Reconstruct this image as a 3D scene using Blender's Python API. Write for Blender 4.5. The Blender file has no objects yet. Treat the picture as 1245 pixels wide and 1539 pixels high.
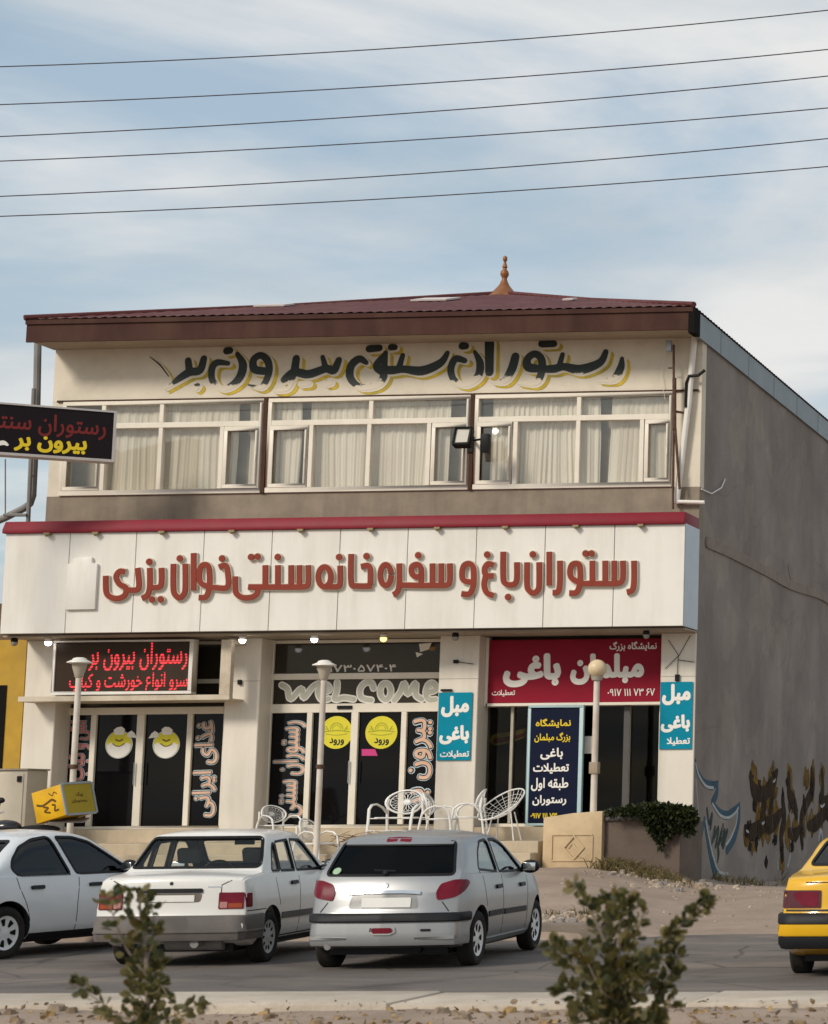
import bpy, bmesh, math, random
from mathutils import Vector, Matrix
from mathutils.bvhtree import BVHTree
random.seed(7)
PI = math.pi
sc = bpy.context.scene
COL = sc.collection

# ------------------------------------------------------------------ camera
FPX, CXP, CYP, YAW, PIT, ROL = 3100.0, 1773.5, 837.26, -0.0504940637, 0.1223915, -0.00737535
CAM = Vector((0, 0, 1.6))
FW = Vector((math.sin(YAW)*math.cos(PIT), math.cos(YAW)*math.cos(PIT), math.sin(PIT)))
_r = FW.cross(Vector((0, 0, 1))).normalized(); _u = _r.cross(FW)
RT = _r*math.cos(ROL) + _u*math.sin(ROL); UP = -_r*math.sin(ROL) + _u*math.cos(ROL)
cd = bpy.data.cameras.new('camera'); cam = bpy.data.objects.new('camera', cd); COL.objects.link(cam)
M = Matrix((RT, UP, -FW)).transposed().to_4x4(); M.translation = CAM; cam.matrix_world = M
cd.sensor_fit = 'HORIZONTAL'; cd.sensor_width = 36; cd.lens = FPX*36/1245
cd.shift_x = (622.5-CXP)/1245; cd.shift_y = (CYP-769.5)/1245
cd.dof.use_dof = True; cd.dof.focus_distance = 31; cd.dof.aperture_fstop = 4.2
cd.clip_start = 0.3; cd.clip_end = 4000
sc.camera = cam

# ------------------------------------------------------------------ light
SUN_EL, SUN_AZ = math.radians(34), math.radians(212)      # azimuth clockwise from +Y: behind the camera, to its left
sd = bpy.data.lights.new('sun', 'SUN'); sd.energy = 2.0; sd.angle = math.radians(14); sd.color = (1, .915, .80)
so = bpy.data.objects.new('sun', sd); COL.objects.link(so)
_sd = Vector((math.sin(SUN_AZ)*math.cos(SUN_EL), math.cos(SUN_AZ)*math.cos(SUN_EL), math.sin(SUN_EL)))
so.rotation_euler = (-_sd).to_track_quat('-Z', 'Y').to_euler(); so.location = (0, 0, 60)
w = bpy.data.worlds.new("World"); sc.world = w; w.use_nodes = True
nt = w.node_tree; N = nt.nodes; Lk = nt.links
bg = N['Background']; bg.inputs[1].default_value = 0.10
sky = N.new('ShaderNodeTexSky'); sky.sky_type = 'NISHITA'; sky.sun_disc = False
sky.sun_elevation = SUN_EL; sky.sun_rotation = SUN_AZ; sky.air_density = 1.3; sky.dust_density = 1.2; sky.ozone_density = 1.4
tc = N.new('ShaderNodeTexCoord'); sx = N.new('ShaderNodeSeparateXYZ'); Lk.new(tc.outputs['Generated'], sx.inputs[0])
def wmath(op, a, b=None, c=None):
    n = N.new('ShaderNodeMath'); n.operation = op
    for i, v in enumerate((a, b, c)):
        if v is None: continue
        if isinstance(v, (int, float)): n.inputs[i].default_value = v
        else: Lk.new(v, n.inputs[i])
    return n.outputs[0]
den = wmath('ADD', wmath('MAXIMUM', sx.outputs[2], 0.0), 0.10)
cxyz = N.new('ShaderNodeCombineXYZ')                       # direction dropped onto a cloud layer overhead
Lk.new(wmath('DIVIDE', sx.outputs[0], den), cxyz.inputs[0]); Lk.new(wmath('DIVIDE', sx.outputs[1], den), cxyz.inputs[1])
mp = N.new('ShaderNodeMapping'); mp.inputs['Location'].default_value = (3.1, 1.7, 0)
mp.inputs['Rotation'].default_value = (0, 0, math.radians(-24)); mp.inputs['Scale'].default_value = (0.62, 0.95, 1)
Lk.new(cxyz.outputs[0], mp.inputs[0])
def wnoise(scale, det, rough, dist=0.0):
    n = N.new('ShaderNodeTexNoise'); n.inputs['Scale'].default_value = scale; n.inputs['Detail'].default_value = det
    n.inputs['Roughness'].default_value = rough; n.inputs['Distortion'].default_value = dist; Lk.new(mp.outputs[0], n.inputs['Vector'])
    return n.outputs[0]
def wramp(fac, *stops):
    n = N.new('ShaderNodeValToRGB'); Lk.new(fac, n.inputs[0]); e = n.color_ramp.elements
    n.color_ramp.interpolation = 'EASE'
    for i, (p, c) in enumerate(stops):
        q = e[i] if i < 2 else e.new(p)
        q.position = p; q.color = tuple(c)+(1,)
    return n.outputs[0]
cl_a = wnoise(0.95, 8, 0.56, 0.9); cl_b = wnoise(2.3, 6, 0.55, 0.3)
cl = wmath('ADD', wmath('MULTIPLY', cl_a, 0.75), wmath('MULTIPLY', cl_b, 0.25))
mask = wramp(cl, (0.37, (0.18, 0.18, 0.18)), (0.57, (1, 1, 1)))
shade = wramp(wnoise(1.5, 5, 0.5, 0.6), (0.38, (4.2, 4.65, 4.95)), (0.64, (6.3, 6.3, 6.2)))
mx = N.new('ShaderNodeMix'); mx.data_type = 'RGBA'
veil = N.new('ShaderNodeMix'); veil.data_type = 'RGBA'; veil.inputs[0].default_value = 0.45
veil.inputs[7].default_value = (2.75, 4.0, 5.0, 1); Lk.new(sky.outputs[0], veil.inputs[6])
Lk.new(mask, mx.inputs[0]); Lk.new(veil.outputs[2], mx.inputs[6]); Lk.new(shade, mx.inputs[7])
Lk.new(mx.outputs[2], bg.inputs[0])
vs = sc.view_settings; vs.view_transform = 'Standard'; vs.look = 'None'; vs.exposure = 0.38; vs.gamma = 1.0; vs.use_curve_mapping = False
sc.cycles.max_bounces = 8; sc.cycles.transparent_max_bounces = 12; sc.cycles.use_denoising = True

# ------------------------------------------------------------------ helpers: photo pixel to point on a real plane
def ray(x, y): return RT*((x-CXP)/FPX) + UP*((CYP-y)/FPX) + FW
def at(x, y, Y=None, X=None, Z=None):
    d = ray(x, y)
    t = (Y-CAM.y)/d.y if Y is not None else (X-CAM.x)/d.x if X is not None else (Z-CAM.z)/d.z
    return CAM + d*t
class Pl:
    """A plane with its own axes: u to the right, v up, n out of its face."""
    def __init__(s, o, u, v): s.o = Vector(o); s.u = Vector(u).normalized(); s.v = Vector(v).normalized(); s.n = s.u.cross(s.v)
    def P(s, u, v, d=0.0): return s.o + s.u*u + s.v*v + s.n*d
    def px(s, x, y):
        d = ray(x, y); t = (s.o-CAM).dot(s.n)/d.dot(s.n); q = CAM + d*t - s.o
        return (q.dot(s.u), q.dot(s.v))
    def rect(s, x0, y0, x1, y1):
        xm, ym = (x0+x1)/2, (y0+y1)/2
        return (s.px(x0, ym)[0], s.px(xm, y1)[1], s.px(x1, ym)[0], s.px(xm, y0)[1])   # u0,v0,u1,v1
def FP(Y): return Pl((0, Y, 0), (1, 0, 0), (0, 0, 1))

# ------------------------------------------------------------------ materials
MATS = {}
def mat(name, col, rough=0.6, metal=0.0, var=0.12, vscale=3.0, bump=0.0, bscale=40.0, coat=0.0, spec=0.28, dirt=None, dirt_amt=0.0, streak=False, emit=None, es=1.0):
    if name in MATS: return MATS[name]
    m = bpy.data.materials.new(name); m.use_nodes = True; t = m.node_tree; n = t.nodes; b = n['Principled BSDF']
    b.inputs['Roughness'].default_value = rough; b.inputs['Metallic'].default_value = metal
    b.inputs['Coat Weight'].default_value = coat; b.inputs['Coat Roughness'].default_value = 0.06; b.inputs['Specular IOR Level'].default_value = spec
    c4 = tuple(col)+(1,)
    co = n.new('ShaderNodeTexCoord')
    out = None
    if var > 0:
        no = n.new('ShaderNodeTexNoise'); no.inputs['Scale'].default_value = vscale; no.inputs['Detail'].default_value = 6; no.inputs['Roughness'].default_value = 0.6
        t.links.new(co.outputs['Object'], no.inputs['Vector'])
        mr = n.new('ShaderNodeMapRange'); mr.inputs[1].default_value = 0.3; mr.inputs[2].default_value = 0.7; mr.inputs[3].default_value = 1-var; mr.inputs[4].default_value = 1+var*0.6
        t.links.new(no.outputs[0], mr.inputs[0])
        mu = n.new('ShaderNodeMix'); mu.data_type = 'RGBA'; mu.blend_type = 'MULTIPLY'; mu.inputs[0].default_value = 1; mu.inputs[6].default_value = c4
        t.links.new(mr.outputs[0], mu.inputs[7]); out = mu.outputs[2]
    if dirt:
        d = n.new('ShaderNodeTexNoise'); d.inputs['Detail'].default_value = 8; d.inputs['Roughness'].default_value = 0.65; d.inputs['Scale'].default_value = 1.0
        mpn = n.new('ShaderNodeMapping'); mpn.inputs['Scale'].default_value = (2.2, 2.2, 0.35) if streak else (1.3, 1.3, 1.3)
        t.links.new(co.outputs['Object'], mpn.inputs[0]); t.links.new(mpn.outputs[0], d.inputs['Vector'])
        mr2 = n.new('ShaderNodeMapRange'); mr2.inputs[1].default_value = 0.46; mr2.inputs[2].default_value = 0.72; mr2.inputs[3].default_value = 0; mr2.inputs[4].default_value = dirt_amt
        t.links.new(d.outputs[0], mr2.inputs[0])
        m2 = n.new('ShaderNodeMix'); m2.data_type = 'RGBA'; m2.inputs[6].default_value = c4; m2.inputs[7].default_value = tuple(dirt)+(1,)
        if out: t.links.new(out, m2.inputs[6])
        t.links.new(mr2.outputs[0], m2.inputs[0]); out = m2.outputs[2]
    if out: t.links.new(out, b.inputs['Base Color'])
    else: b.inputs['Base Color'].default_value = c4
    if bump > 0:
        bn = n.new('ShaderNodeTexNoise'); bn.inputs['Scale'].default_value = bscale; bn.inputs['Detail'].default_value = 5
        t.links.new(co.outputs['Object'], bn.inputs['Vector'])
        bu = n.new('ShaderNodeBump'); bu.inputs['Strength'].default_value = bump; bu.inputs['Distance'].default_value = 0.02
        t.links.new(bn.outputs[0], bu.inputs['Height']); t.links.new(bu.outputs[0], b.inputs['Normal'])
    if emit:
        b.inputs['Emission Color'].default_value = tuple(emit)+(1,); b.inputs['Emission Strength'].default_value = es
    MATS[name] = m; return m
def glassmat(name, tint, refl=1.0, rough=0.02):
    m = bpy.data.materials.new(name); m.use_nodes = True; t = m.node_tree; n = t.nodes; n.remove(n['Principled BSDF'])
    tr = n.new('ShaderNodeBsdfTransparent'); tr.inputs[0].default_value = tuple(tint)+(1,)
    gl = n.new('ShaderNodeBsdfGlossy'); gl.inputs['Roughness'].default_value = rough; gl.inputs[0].default_value = (1, 1, 1, 1)
    ge = n.new('ShaderNodeNewGeometry'); dt = n.new('ShaderNodeVectorMath'); dt.operation = 'DOT_PRODUCT'; t.links.new(ge.outputs['Normal'], dt.inputs[0]); t.links.new(ge.outputs['Incoming'], dt.inputs[1])
    prev = dt.outputs['Value']
    for op, a, b_ in (('ABSOLUTE', None, None), ('SUBTRACT', 1.0, None), ('POWER', None, 5.0), ('MULTIPLY_ADD', None, .96*refl)):
        q = n.new('ShaderNodeMath'); q.operation = op; q.use_clamp = True
        if a is not None: q.inputs[0].default_value = a; t.links.new(prev, q.inputs[1])
        else:
            t.links.new(prev, q.inputs[0])
            if b_ is not None: q.inputs[1].default_value = b_
            if op == 'MULTIPLY_ADD': q.inputs[2].default_value = .035*refl
        prev = q.outputs[0]
    mi = n.new('ShaderNodeMixShader'); t.links.new(prev, mi.inputs[0]); t.links.new(tr.outputs[0], mi.inputs[1]); t.links.new(gl.outputs[0], mi.inputs[2])
    t.links.new(mi.outputs[0], n['Material Output'].inputs[0]); MATS[name] = m; return m

cream = mat('cream_cladding', (.73, .675, .585), .45, var=.05, vscale=1.2, dirt=(.42, .36, .27), dirt_amt=.35, streak=True)
cream_panel = mat('cream_panel', (.78, .75, .69), .38, var=.05, vscale=.8, dirt=(.52, .46, .37), dirt_amt=.38, streak=True)
plaster_front = mat('cream_plaster', (.70, .63, .51), .8, var=.08, vscale=1.5, dirt=(.4, .34, .26), dirt_amt=.35, bump=.15, bscale=30)
plaster_sill = mat('sill_plaster', (.27, .225, .17), .9, var=.2, vscale=2.5, bump=.3, bscale=25, dirt=(.15, .12, .1), dirt_amt=.6, streak=True)
alu_white = mat('white_window_profile', (.78, .72, .61), .4, var=.05, dirt=(.5, .45, .36), dirt_amt=.3)
brown_post = mat('brown_post', (.07, .036, .022), .7, var=.2, spec=.1)
dark_gap = mat('dark_gap', (.012, .011, .010), .9, var=0, spec=.05)
room_dark = mat('room_dark', (.10, .085, .07), .9, var=.1)
shop_black = mat('black_tinted_glass', (.004, .004, .005), .05, var=0, spec=.17)
transom_glass = mat('grey_tinted_glass', (.040, .033, .024), .07, var=.15, vscale=.9, spec=.2)
red_trim = mat('red_trim', (.215, .008, .020), .55, var=.1, dirt=(.2, .03, .03), dirt_amt=.4)
metal_grey = mat('galvanised_metal', (.36, .40, .43), .45, .6, var=.1)
concrete = mat('concrete', (.44, .385, .30), .9, var=.18, vscale=4, bump=.3, bscale=50, dirt=(.25, .2, .15), dirt_amt=.5)
stone = mat('beige_stone', (.56, .42, .25), .6, var=.12, vscale=5, bump=.1, dirt=(.36, .26, .16), dirt_amt=.4)
stone_tile = mat('stone_tile', (.50, .41, .29), .6, var=.12, vscale=3, dirt=(.3, .24, .17), dirt_amt=.5, streak=True)
white_metal = mat('white_painted_metal', (.78, .75, .69), .35, var=.08, dirt=(.5, .42, .33), dirt_amt=.3)
grey_pipe = mat('grey_pipe', (.22, .21, .2), .5, var=.15)
rust = mat('rusty_steel', (.10, .055, .035), .7, var=.3, vscale=12)
black_plastic = mat('black_plastic', (.012, .012, .013), .5, var=.1, spec=.15)
rubber = mat('tyre_rubber', (.020, .019, .018), .85, var=.25, vscale=14, dirt=(.07, .06, .05), dirt_amt=.5, spec=.15)
white_ink = mat('white_lettering', (.82, .79, .73), .5, var=.04)
yellow_ink = mat('yellow_lettering', (.75, .55, .02), .5, var=.05)
# ------------------------------------------------------------------ mesh builder
class MB:
    def __init__(s): s.v = []; s.f = []; s.mi = []
    def add(s, vs, fs, mi=0):
        b = len(s.v); s.v += [Vector(p) for p in vs]; s.f += [tuple(b+i for i in f) for f in fs]; s.mi += [mi]*len(fs); return s
    def box(s, x0, x1, y0, y1, z0, z1, mi=0, X=None):
        vs = [Vector((x, y, z)) for x in (x0, x1) for y in (y0, y1) for z in (z0, z1)]
        if X: vs = [X(v) for v in vs]
        return s.add(vs, [(0, 1, 3, 2), (4, 6, 7, 5), (0, 4, 5, 1), (2, 3, 7, 6), (0, 2, 6, 4), (1, 5, 7, 3)], mi)
    def slab(s, pl, u0, v0, u1, v1, d0, d1, mi=0):
        vs = [pl.P(u, v, d) for d in (d0, d1) for (u, v) in ((u0, v0), (u1, v0), (u1, v1), (u0, v1))]
        return s.add(vs, [(3, 2, 1, 0), (4, 5, 6, 7), (0, 1, 5, 4), (1, 2, 6, 5), (2, 3, 7, 6), (3, 0, 4, 7)], mi)
    def prism(s, pl, pts, d0, d1, mi=0):
        a = sum(pts[i][0]*pts[(i+1) % len(pts)][1]-pts[(i+1) % len(pts)][0]*pts[i][1] for i in range(len(pts)))
        if a < 0: pts = pts[::-1]
        n = len(pts); vs = [pl.P(u, v, d0) for u, v in pts]+[pl.P(u, v, d1) for u, v in pts]
        return s.add(vs, [tuple(range(n-1, -1, -1)), tuple(range(n, 2*n))]+[(i, (i+1) % n, n+(i+1) % n, n+i) for i in range(n)], mi)
    def tube(s, pts, r, n=8, closed=False, mi=0, caps=True):
        pts = [Vector(p) for p in pts]; rings = []; m = len(pts); nrm = None
        for i, p in enumerate(pts):
            if closed: t = pts[(i+1) % m]-pts[i-1]
            else: t = pts[min(i+1, m-1)]-pts[max(i-1, 0)]
            t = t.normalized()
            if nrm is None: nrm = t.orthogonal().normalized()
            else: nrm = (nrm-t*nrm.dot(t)); nrm = nrm.normalized() if nrm.length > 1e-6 else t.orthogonal().normalized()
            bn = t.cross(nrm); rr = r[i] if isinstance(r, (list, tuple)) else r
            rings.append([p+(nrm*math.cos(2*PI*k/n)+bn*math.sin(2*PI*k/n))*rr for k in range(n)])
        vs = [q for g in rings for q in g]; fs = []
        for i in range(m if closed else m-1):
            j = (i+1) % m
            for k in range(n): fs.append((i*n+k, i*n+(k+1) % n, j*n+(k+1) % n, j*n+k))
        if caps and not closed: fs += [tuple(range(n-1, -1, -1)), tuple((m-1)*n+k for k in range(n))]
        return s.add(vs, fs, mi)
    def lathe(s, prof, o=(0, 0, 0), ax=(0, 0, 1), n=24, mi=0, caps=True):
        o = Vector(o); ax = Vector(ax).normalized(); e1 = ax.orthogonal().normalized(); e2 = ax.cross(e1)
        vs = []; fs = []; m = len(prof)
        for (r, h) in prof:
            for k in range(n): a = 2*PI*k/n; vs.append(o+ax*h+(e1*math.cos(a)+e2*math.sin(a))*max(r, 1e-4))
        for i in range(m-1):
            for k in range(n): fs.append((i*n+k, i*n+(k+1) % n, (i+1)*n+(k+1) % n, (i+1)*n+k))
        if caps and prof[0][0] > 1e-3: fs.append(tuple(range(n-1, -1, -1)))
        if caps and prof[-1][0] > 1e-3: fs.append(tuple((m-1)*n+k for k in range(n)))
        return s.add(vs, fs, mi)
    def ball(s, c, r, n=16, sc_=(1, 1, 1), mi=0):
        c = Vector(c); vs = []; fs = []; m = n//2
        for i in range(m+1):
            th = PI*i/m
            for k in range(n):
                a = 2*PI*k/n; vs.append(c+Vector((math.sin(th)*math.cos(a)*r*sc_[0], math.sin(th)*math.sin(a)*r*sc_[1], math.cos(th)*r*sc_[2])))
        for i in range(m):
            for k in range(n): fs.append((i*n+k, (i+1)*n+k, (i+1)*n+(k+1) % n, i*n+(k+1) % n))
        return s.add(vs, fs, mi)
    def ribbon(s, pl, pts, wd, d0, d1, mi=0, smooth=True, steps=6, cap=True):
        """A stroke of lettering: one mitred strip with round ends, standing d0..d1 off the plane."""
        ws = wd if isinstance(wd, (list, tuple)) else [wd]*len(pts)
        P = [(p[0], p[1], q) for p, q in zip(pts, ws)]
        if smooth and len(P) > 2:
            Q = []
            for i in range(len(P)-1):
                p0, p1, p2, p3 = P[max(i-1, 0)], P[i], P[i+1], P[min(i+2, len(P)-1)]
                for k in range(steps):
                    t = k/steps
                    Q.append(tuple(.5*((2*p1[j])+(-p0[j]+p2[j])*t+(2*p0[j]-5*p1[j]+4*p2[j]-p3[j])*t*t+(-p0[j]+3*p1[j]-3*p2[j]+p3[j])*t**3) for j in range(3)))
            Q.append(P[-1]); P = Q
        Lf = []; Rg = []; n = len(P)
        for i in range(n):
            a = P[max(i-1, 0)]; b = P[min(i+1, n-1)]; dx, dy = b[0]-a[0], b[1]-a[1]; l = math.hypot(dx, dy) or 1; nx, ny = -dy/l, dx/l
            h = P[i][2]/2; Lf.append((P[i][0]+nx*h, P[i][1]+ny*h)); Rg.append((P[i][0]-nx*h, P[i][1]-ny*h))
        if cap:
            def arc(c, fr, h):
                return [(c[0]+h*math.cos(fr+PI*k/5), c[1]+h*math.sin(fr+PI*k/5)) for k in range(1, 5)]
            e = P[-1]; a1 = math.atan2(Rg[-1][1]-e[1], Rg[-1][0]-e[0]); endc = arc(e, a1, e[2]/2)
            b = P[0]; a0 = math.atan2(Lf[0][1]-b[1], Lf[0][0]-b[0]); begc = arc(b, a0, b[2]/2)
        else: endc = []; begc = []
        vs = []; fs = []; m = n
        e_ = lambda i: d1+.0022*i/max(1, n-1)*(1 if d1-d0 > .002 else .25)
        vs += [pl.P(u, v, d0) for u, v in Rg]+[pl.P(u, v, d0) for u, v in Lf]+[pl.P(q[0], q[1], e_(i)) for i, q in enumerate(Rg)]+[pl.P(q[0], q[1], e_(i)) for i, q in enumerate(Lf)]
        T = 2*m
        for i in range(m-1):
            fs.append((T+i, T+i+1, T+m+i+1, T+m+i)); fs.append((i, m+i, m+i+1, i+1))
            fs.append((i, i+1, T+i+1, T+i)); fs.append((m+i+1, m+i, T+m+i, T+m+i+1))
        s.add(vs, fs, mi)
        for chain, A, B, d1 in ((endc, Rg[-1], Lf[-1], e_(n-1)), (begc, Lf[0], Rg[0], e_(0))):
            if not chain: fs2 = None; pp = [A, B]; s.add([pl.P(*A, d0), pl.P(*B, d0), pl.P(*B, d1), pl.P(*A, d1)], [(0, 1, 2, 3)], mi)
            else:
                pp = [A]+chain+[B]; k = len(pp)
                s.add([pl.P(*q, d0) for q in pp]+[pl.P(*q, d1) for q in pp], [tuple(range(k-1, -1, -1)), tuple(range(k, 2*k))]+[(i, i+1, k+i+1, k+i) for i in range(k-1)], mi)
        return s
    def build(s, name, m, parent=None, smooth=False, bevel=0.0, angle=35, weld=False, segs=2):
        me = bpy.data.meshes.new(name); me.from_pydata([tuple(v) for v in s.v], [], s.f)
        ml = m if isinstance(m, (list, tuple)) else [m]
        for q in ml: me.materials.append(q)
        for p, i in zip(me.polygons, s.mi): p.material_index = i
        if weld or bevel > 0 or smooth:
            b = bmesh.new(); b.from_mesh(me)
            if weld or bevel > 0: bmesh.ops.remove_doubles(b, verts=b.verts, dist=1e-5)
            bmesh.ops.recalc_face_normals(b, faces=b.faces)
            if bevel > 0:
                es = [e for e in b.edges if len(e.link_faces) == 2 and e.calc_face_angle(0) > math.radians(30)]
                bmesh.ops.bevel(b, geom=es, offset=bevel, segments=segs, profile=.5, affect='EDGES', clamp_overlap=True)
            b.to_mesh(me); b.free()
        if smooth or bevel > 0:
            me.polygons.foreach_set('use_smooth', [True]*len(me.polygons)); me.set_sharp_from_angle(angle=math.radians(angle))
        me.update()
        o = bpy.data.objects.new(name, me); COL.objects.link(o)
        if parent: o.parent = parent
        return o
def tag(o, label=None, cat=None, group=None, kind=None):
    if label: o['label'] = label
    if cat: o['category'] = cat
    if group: o['group'] = group
    if kind: o['kind'] = kind
    return o
def thing(name, label, cat, loc=(0, 0, 0), rz=0.0, group=None):
    o = bpy.data.objects.new(name, None); COL.objects.link(o); o.location = loc; o.rotation_euler = (0, 0, rz); o.empty_display_size = .2
    return tag(o, label, cat, group)
def rebase(root, loc):
    """Put a thing's origin at its base while its parts stay where they are built."""
    loc = Vector(loc)
    for ch in root.children: ch.location = ch.location-loc
    root.location = loc
def copy_tree(o, parent=None):
    c = o.copy(); COL.objects.link(c); c.parent = parent
    for ch in list(o.children): copy_tree(ch, c)
    return c

# ------------------------------------------------------------------ Persian lettering (joined letter forms, laid right to left)
AR = {'ا': (0xFE8D, 0xFE8E), 'آ': (0xFE81, 0xFE82), 'ب': (0xFE8F, 0xFE90, 0xFE91, 0xFE92), 'پ': (0xFB56, 0xFB57, 0xFB58, 0xFB59), 'ت': (0xFE95, 0xFE96, 0xFE97, 0xFE98),
 'خ': (0xFEA5, 0xFEA6, 0xFEA7, 0xFEA8), 'ج': (0xFE9D, 0xFE9E, 0xFE9F, 0xFEA0), 'چ': (0xFB7A, 0xFB7B, 0xFB7C, 0xFB7D), 'ح': (0xFEA1, 0xFEA2, 0xFEA3, 0xFEA4), 'د': (0xFEA9, 0xFEAA), 'ذ': (0xFEAB, 0xFEAC), 'ر': (0xFEAD, 0xFEAE), 'ز': (0xFEAF, 0xFEB0),
 'س': (0xFEB1, 0xFEB2, 0xFEB3, 0xFEB4), 'ش': (0xFEB5, 0xFEB6, 0xFEB7, 0xFEB8), 'ط': (0xFEC1, 0xFEC2, 0xFEC3, 0xFEC4), 'ظ': (0xFEC5, 0xFEC6, 0xFEC7, 0xFEC8), 'ع': (0xFEC9, 0xFECA, 0xFECB, 0xFECC), 'غ': (0xFECD, 0xFECE, 0xFECF, 0xFED0),
 'ف': (0xFED1, 0xFED2, 0xFED3, 0xFED4), 'ق': (0xFED5, 0xFED6, 0xFED7, 0xFED8), 'ک': (0xFB8E, 0xFB8F, 0xFB90, 0xFB91), 'گ': (0xFB92, 0xFB93, 0xFB94, 0xFB95), 'ل': (0xFEDD, 0xFEDE, 0xFEDF, 0xFEE0),
 'م': (0xFEE1, 0xFEE2, 0xFEE3, 0xFEE4), 'ن': (0xFEE5, 0xFEE6, 0xFEE7, 0xFEE8), 'و': (0xFEED, 0xFEEE), 'ه': (0xFEE9, 0xFEEA, 0xFEEB, 0xFEEC), 'ی': (0xFBFC, 0xFBFD, 0xFBFE, 0xFBFF)}
def shape(s):
    s = s.replace('لا', '\u0001'); out = []
    T = dict(AR); T['\u0001'] = (0xFEFB, 0xFEFC)
    if s and all(c in '۰۱۲۳۴۵۶۷۸۹ ' for c in s): return s
    for i, c in enumerate(s):
        if c not in T: out.append(c); continue
        p = i > 0 and s[i-1] in T and len(T[s[i-1]]) == 4; nx = len(T[c]) == 4 and i+1 < len(s) and s[i+1] in T
        f = T[c]; k = 3 if p and nx else 1 if p else 2 if nx else 0
        out.append(chr(f[k]))
    return ''.join(reversed(out))
import numpy as np
from mathutils.geometry import delaunay_2d_cdt
def text(mb, pl, s, u0, v0, u1, v1, d=0.003, t=0.002, bold=0.03, rot=0, mi=0, raw=False):
    """Lettering filling the rectangle u0..u1, v0..v1 of a plane; rot 90 runs it bottom to top, -90 top to bottom."""
    c = bpy.data.curves.new('lettering', 'FONT'); c.body = s if raw else shape(s); c.offset = 0; c.resolution_u = 3; c.size = 1; c.fill_mode = 'NONE'
    o = bpy.data.objects.new('lettering', c); COL.objects.link(o)
    me = bpy.data.meshes.new_from_object(o.evaluated_get(bpy.context.evaluated_depsgraph_get()))
    bpy.data.objects.remove(o); bpy.data.curves.remove(c)
    P = [(v.co.x, v.co.y) for v in me.vertices]; ed = [tuple(e.vertices) for e in me.edges]; bpy.data.meshes.remove(me)
    if not P: return
    # outline loops: runs of consecutive vertices, each closed; filled by the non-zero winding rule so joined letters merge
    lk = {}
    for a, b_ in ed: lk.setdefault(a, []).append(b_); lk.setdefault(b_, []).append(a)
    seen = set(); loops = []
    for a in range(len(P)):
        if a in seen or a not in lk: continue
        lp = [a]; seen.add(a); q = a
        while True:
            nx_ = [w_ for w_ in sorted(lk[q]) if w_ not in seen]
            if not nx_: break
            q = nx_[0]; seen.add(q); lp.append(q)
        if len(lp) > 2: loops.append(lp)
    E_ = [(lp[k], lp[(k+1) % len(lp)]) for lp in loops for k in range(len(lp))]
    V_, _, F_, *_r = delaunay_2d_cdt([Vector(p) for p in P], E_, [], 0, 1e-5)
    V_ = np.array([(v.x, v.y) for v in V_]); F_ = np.array([f for f in F_ if len(f) == 3]); A = np.array([P[a] for a, _ in E_]); B = np.array([P[b_] for _, b_ in E_])
    C_ = V_[F_].mean(axis=1); wn = np.zeros(len(C_))
    for (ax_, ay_), (bx_, by_) in zip(A, B):
        side = (bx_-ax_)*(C_[:, 1]-ay_)-(C_[:, 0]-ax_)*(by_-ay_)
        wn += ((ay_ <= C_[:, 1]) & (by_ > C_[:, 1]) & (side > 0)).astype(int)-((ay_ > C_[:, 1]) & (by_ <= C_[:, 1]) & (side < 0)).astype(int)
    F_ = F_[wn != 0]; P = [tuple(v) for v in V_]
    if rot == 90: P = [(-y, x) for x, y in P]
    if rot == -90: P = [(y, -x) for x, y in P]
    xs = [p[0] for p in P]; ys = [p[1] for p in P]; ax, bx, ay, by = min(xs), max(xs), min(ys), max(ys)
    sx_ = (u1-u0)/(bx-ax); sy_ = (v1-v0)/(by-ay); r_ = bold*min(sx_, sy_)
    u0 += r_; u1 -= r_; v0 += r_; v1 -= r_; sx_ = (u1-u0)/(bx-ax); sy_ = (v1-v0)/(by-ay)
    P = [(u0+(p[0]-ax)*sx_, v0+(p[1]-ay)*sy_) for p in P]
    fs = []
    for f in F_:
        a, b_, c_ = (P[int(k)] for k in f); f = tuple(int(k) for k in f)
        fs.append(f if (b_[0]-a[0])*(c_[1]-a[1])-(c_[0]-a[0])*(b_[1]-a[1]) > 0 else f[::-1])
    K = 10 if bold > .012 else 1   # heavy strokes: the letter laid over itself round a small circle
    for c_ in range(K):
        ox, oy = (r_*math.cos(2*PI*c_/K), r_*math.sin(2*PI*c_/K)) if K > 1 else (0, 0)
        mb.add([pl.P(p[0]+ox, p[1]+oy, d+t+c_*.00031) for p in P], fs, mi)
def ptext(mb, pl, s, x0, y0, x1, y1, **k):
    text(mb, pl, s, *pl.rect(x0, y0, x1, y1), **k)
def circle(c, r, n=40, ry=None): return [(c[0]+r*math.cos(2*PI*k/n), c[1]+(ry or r)*math.sin(2*PI*k/n)) for k in range(n)]

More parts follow.
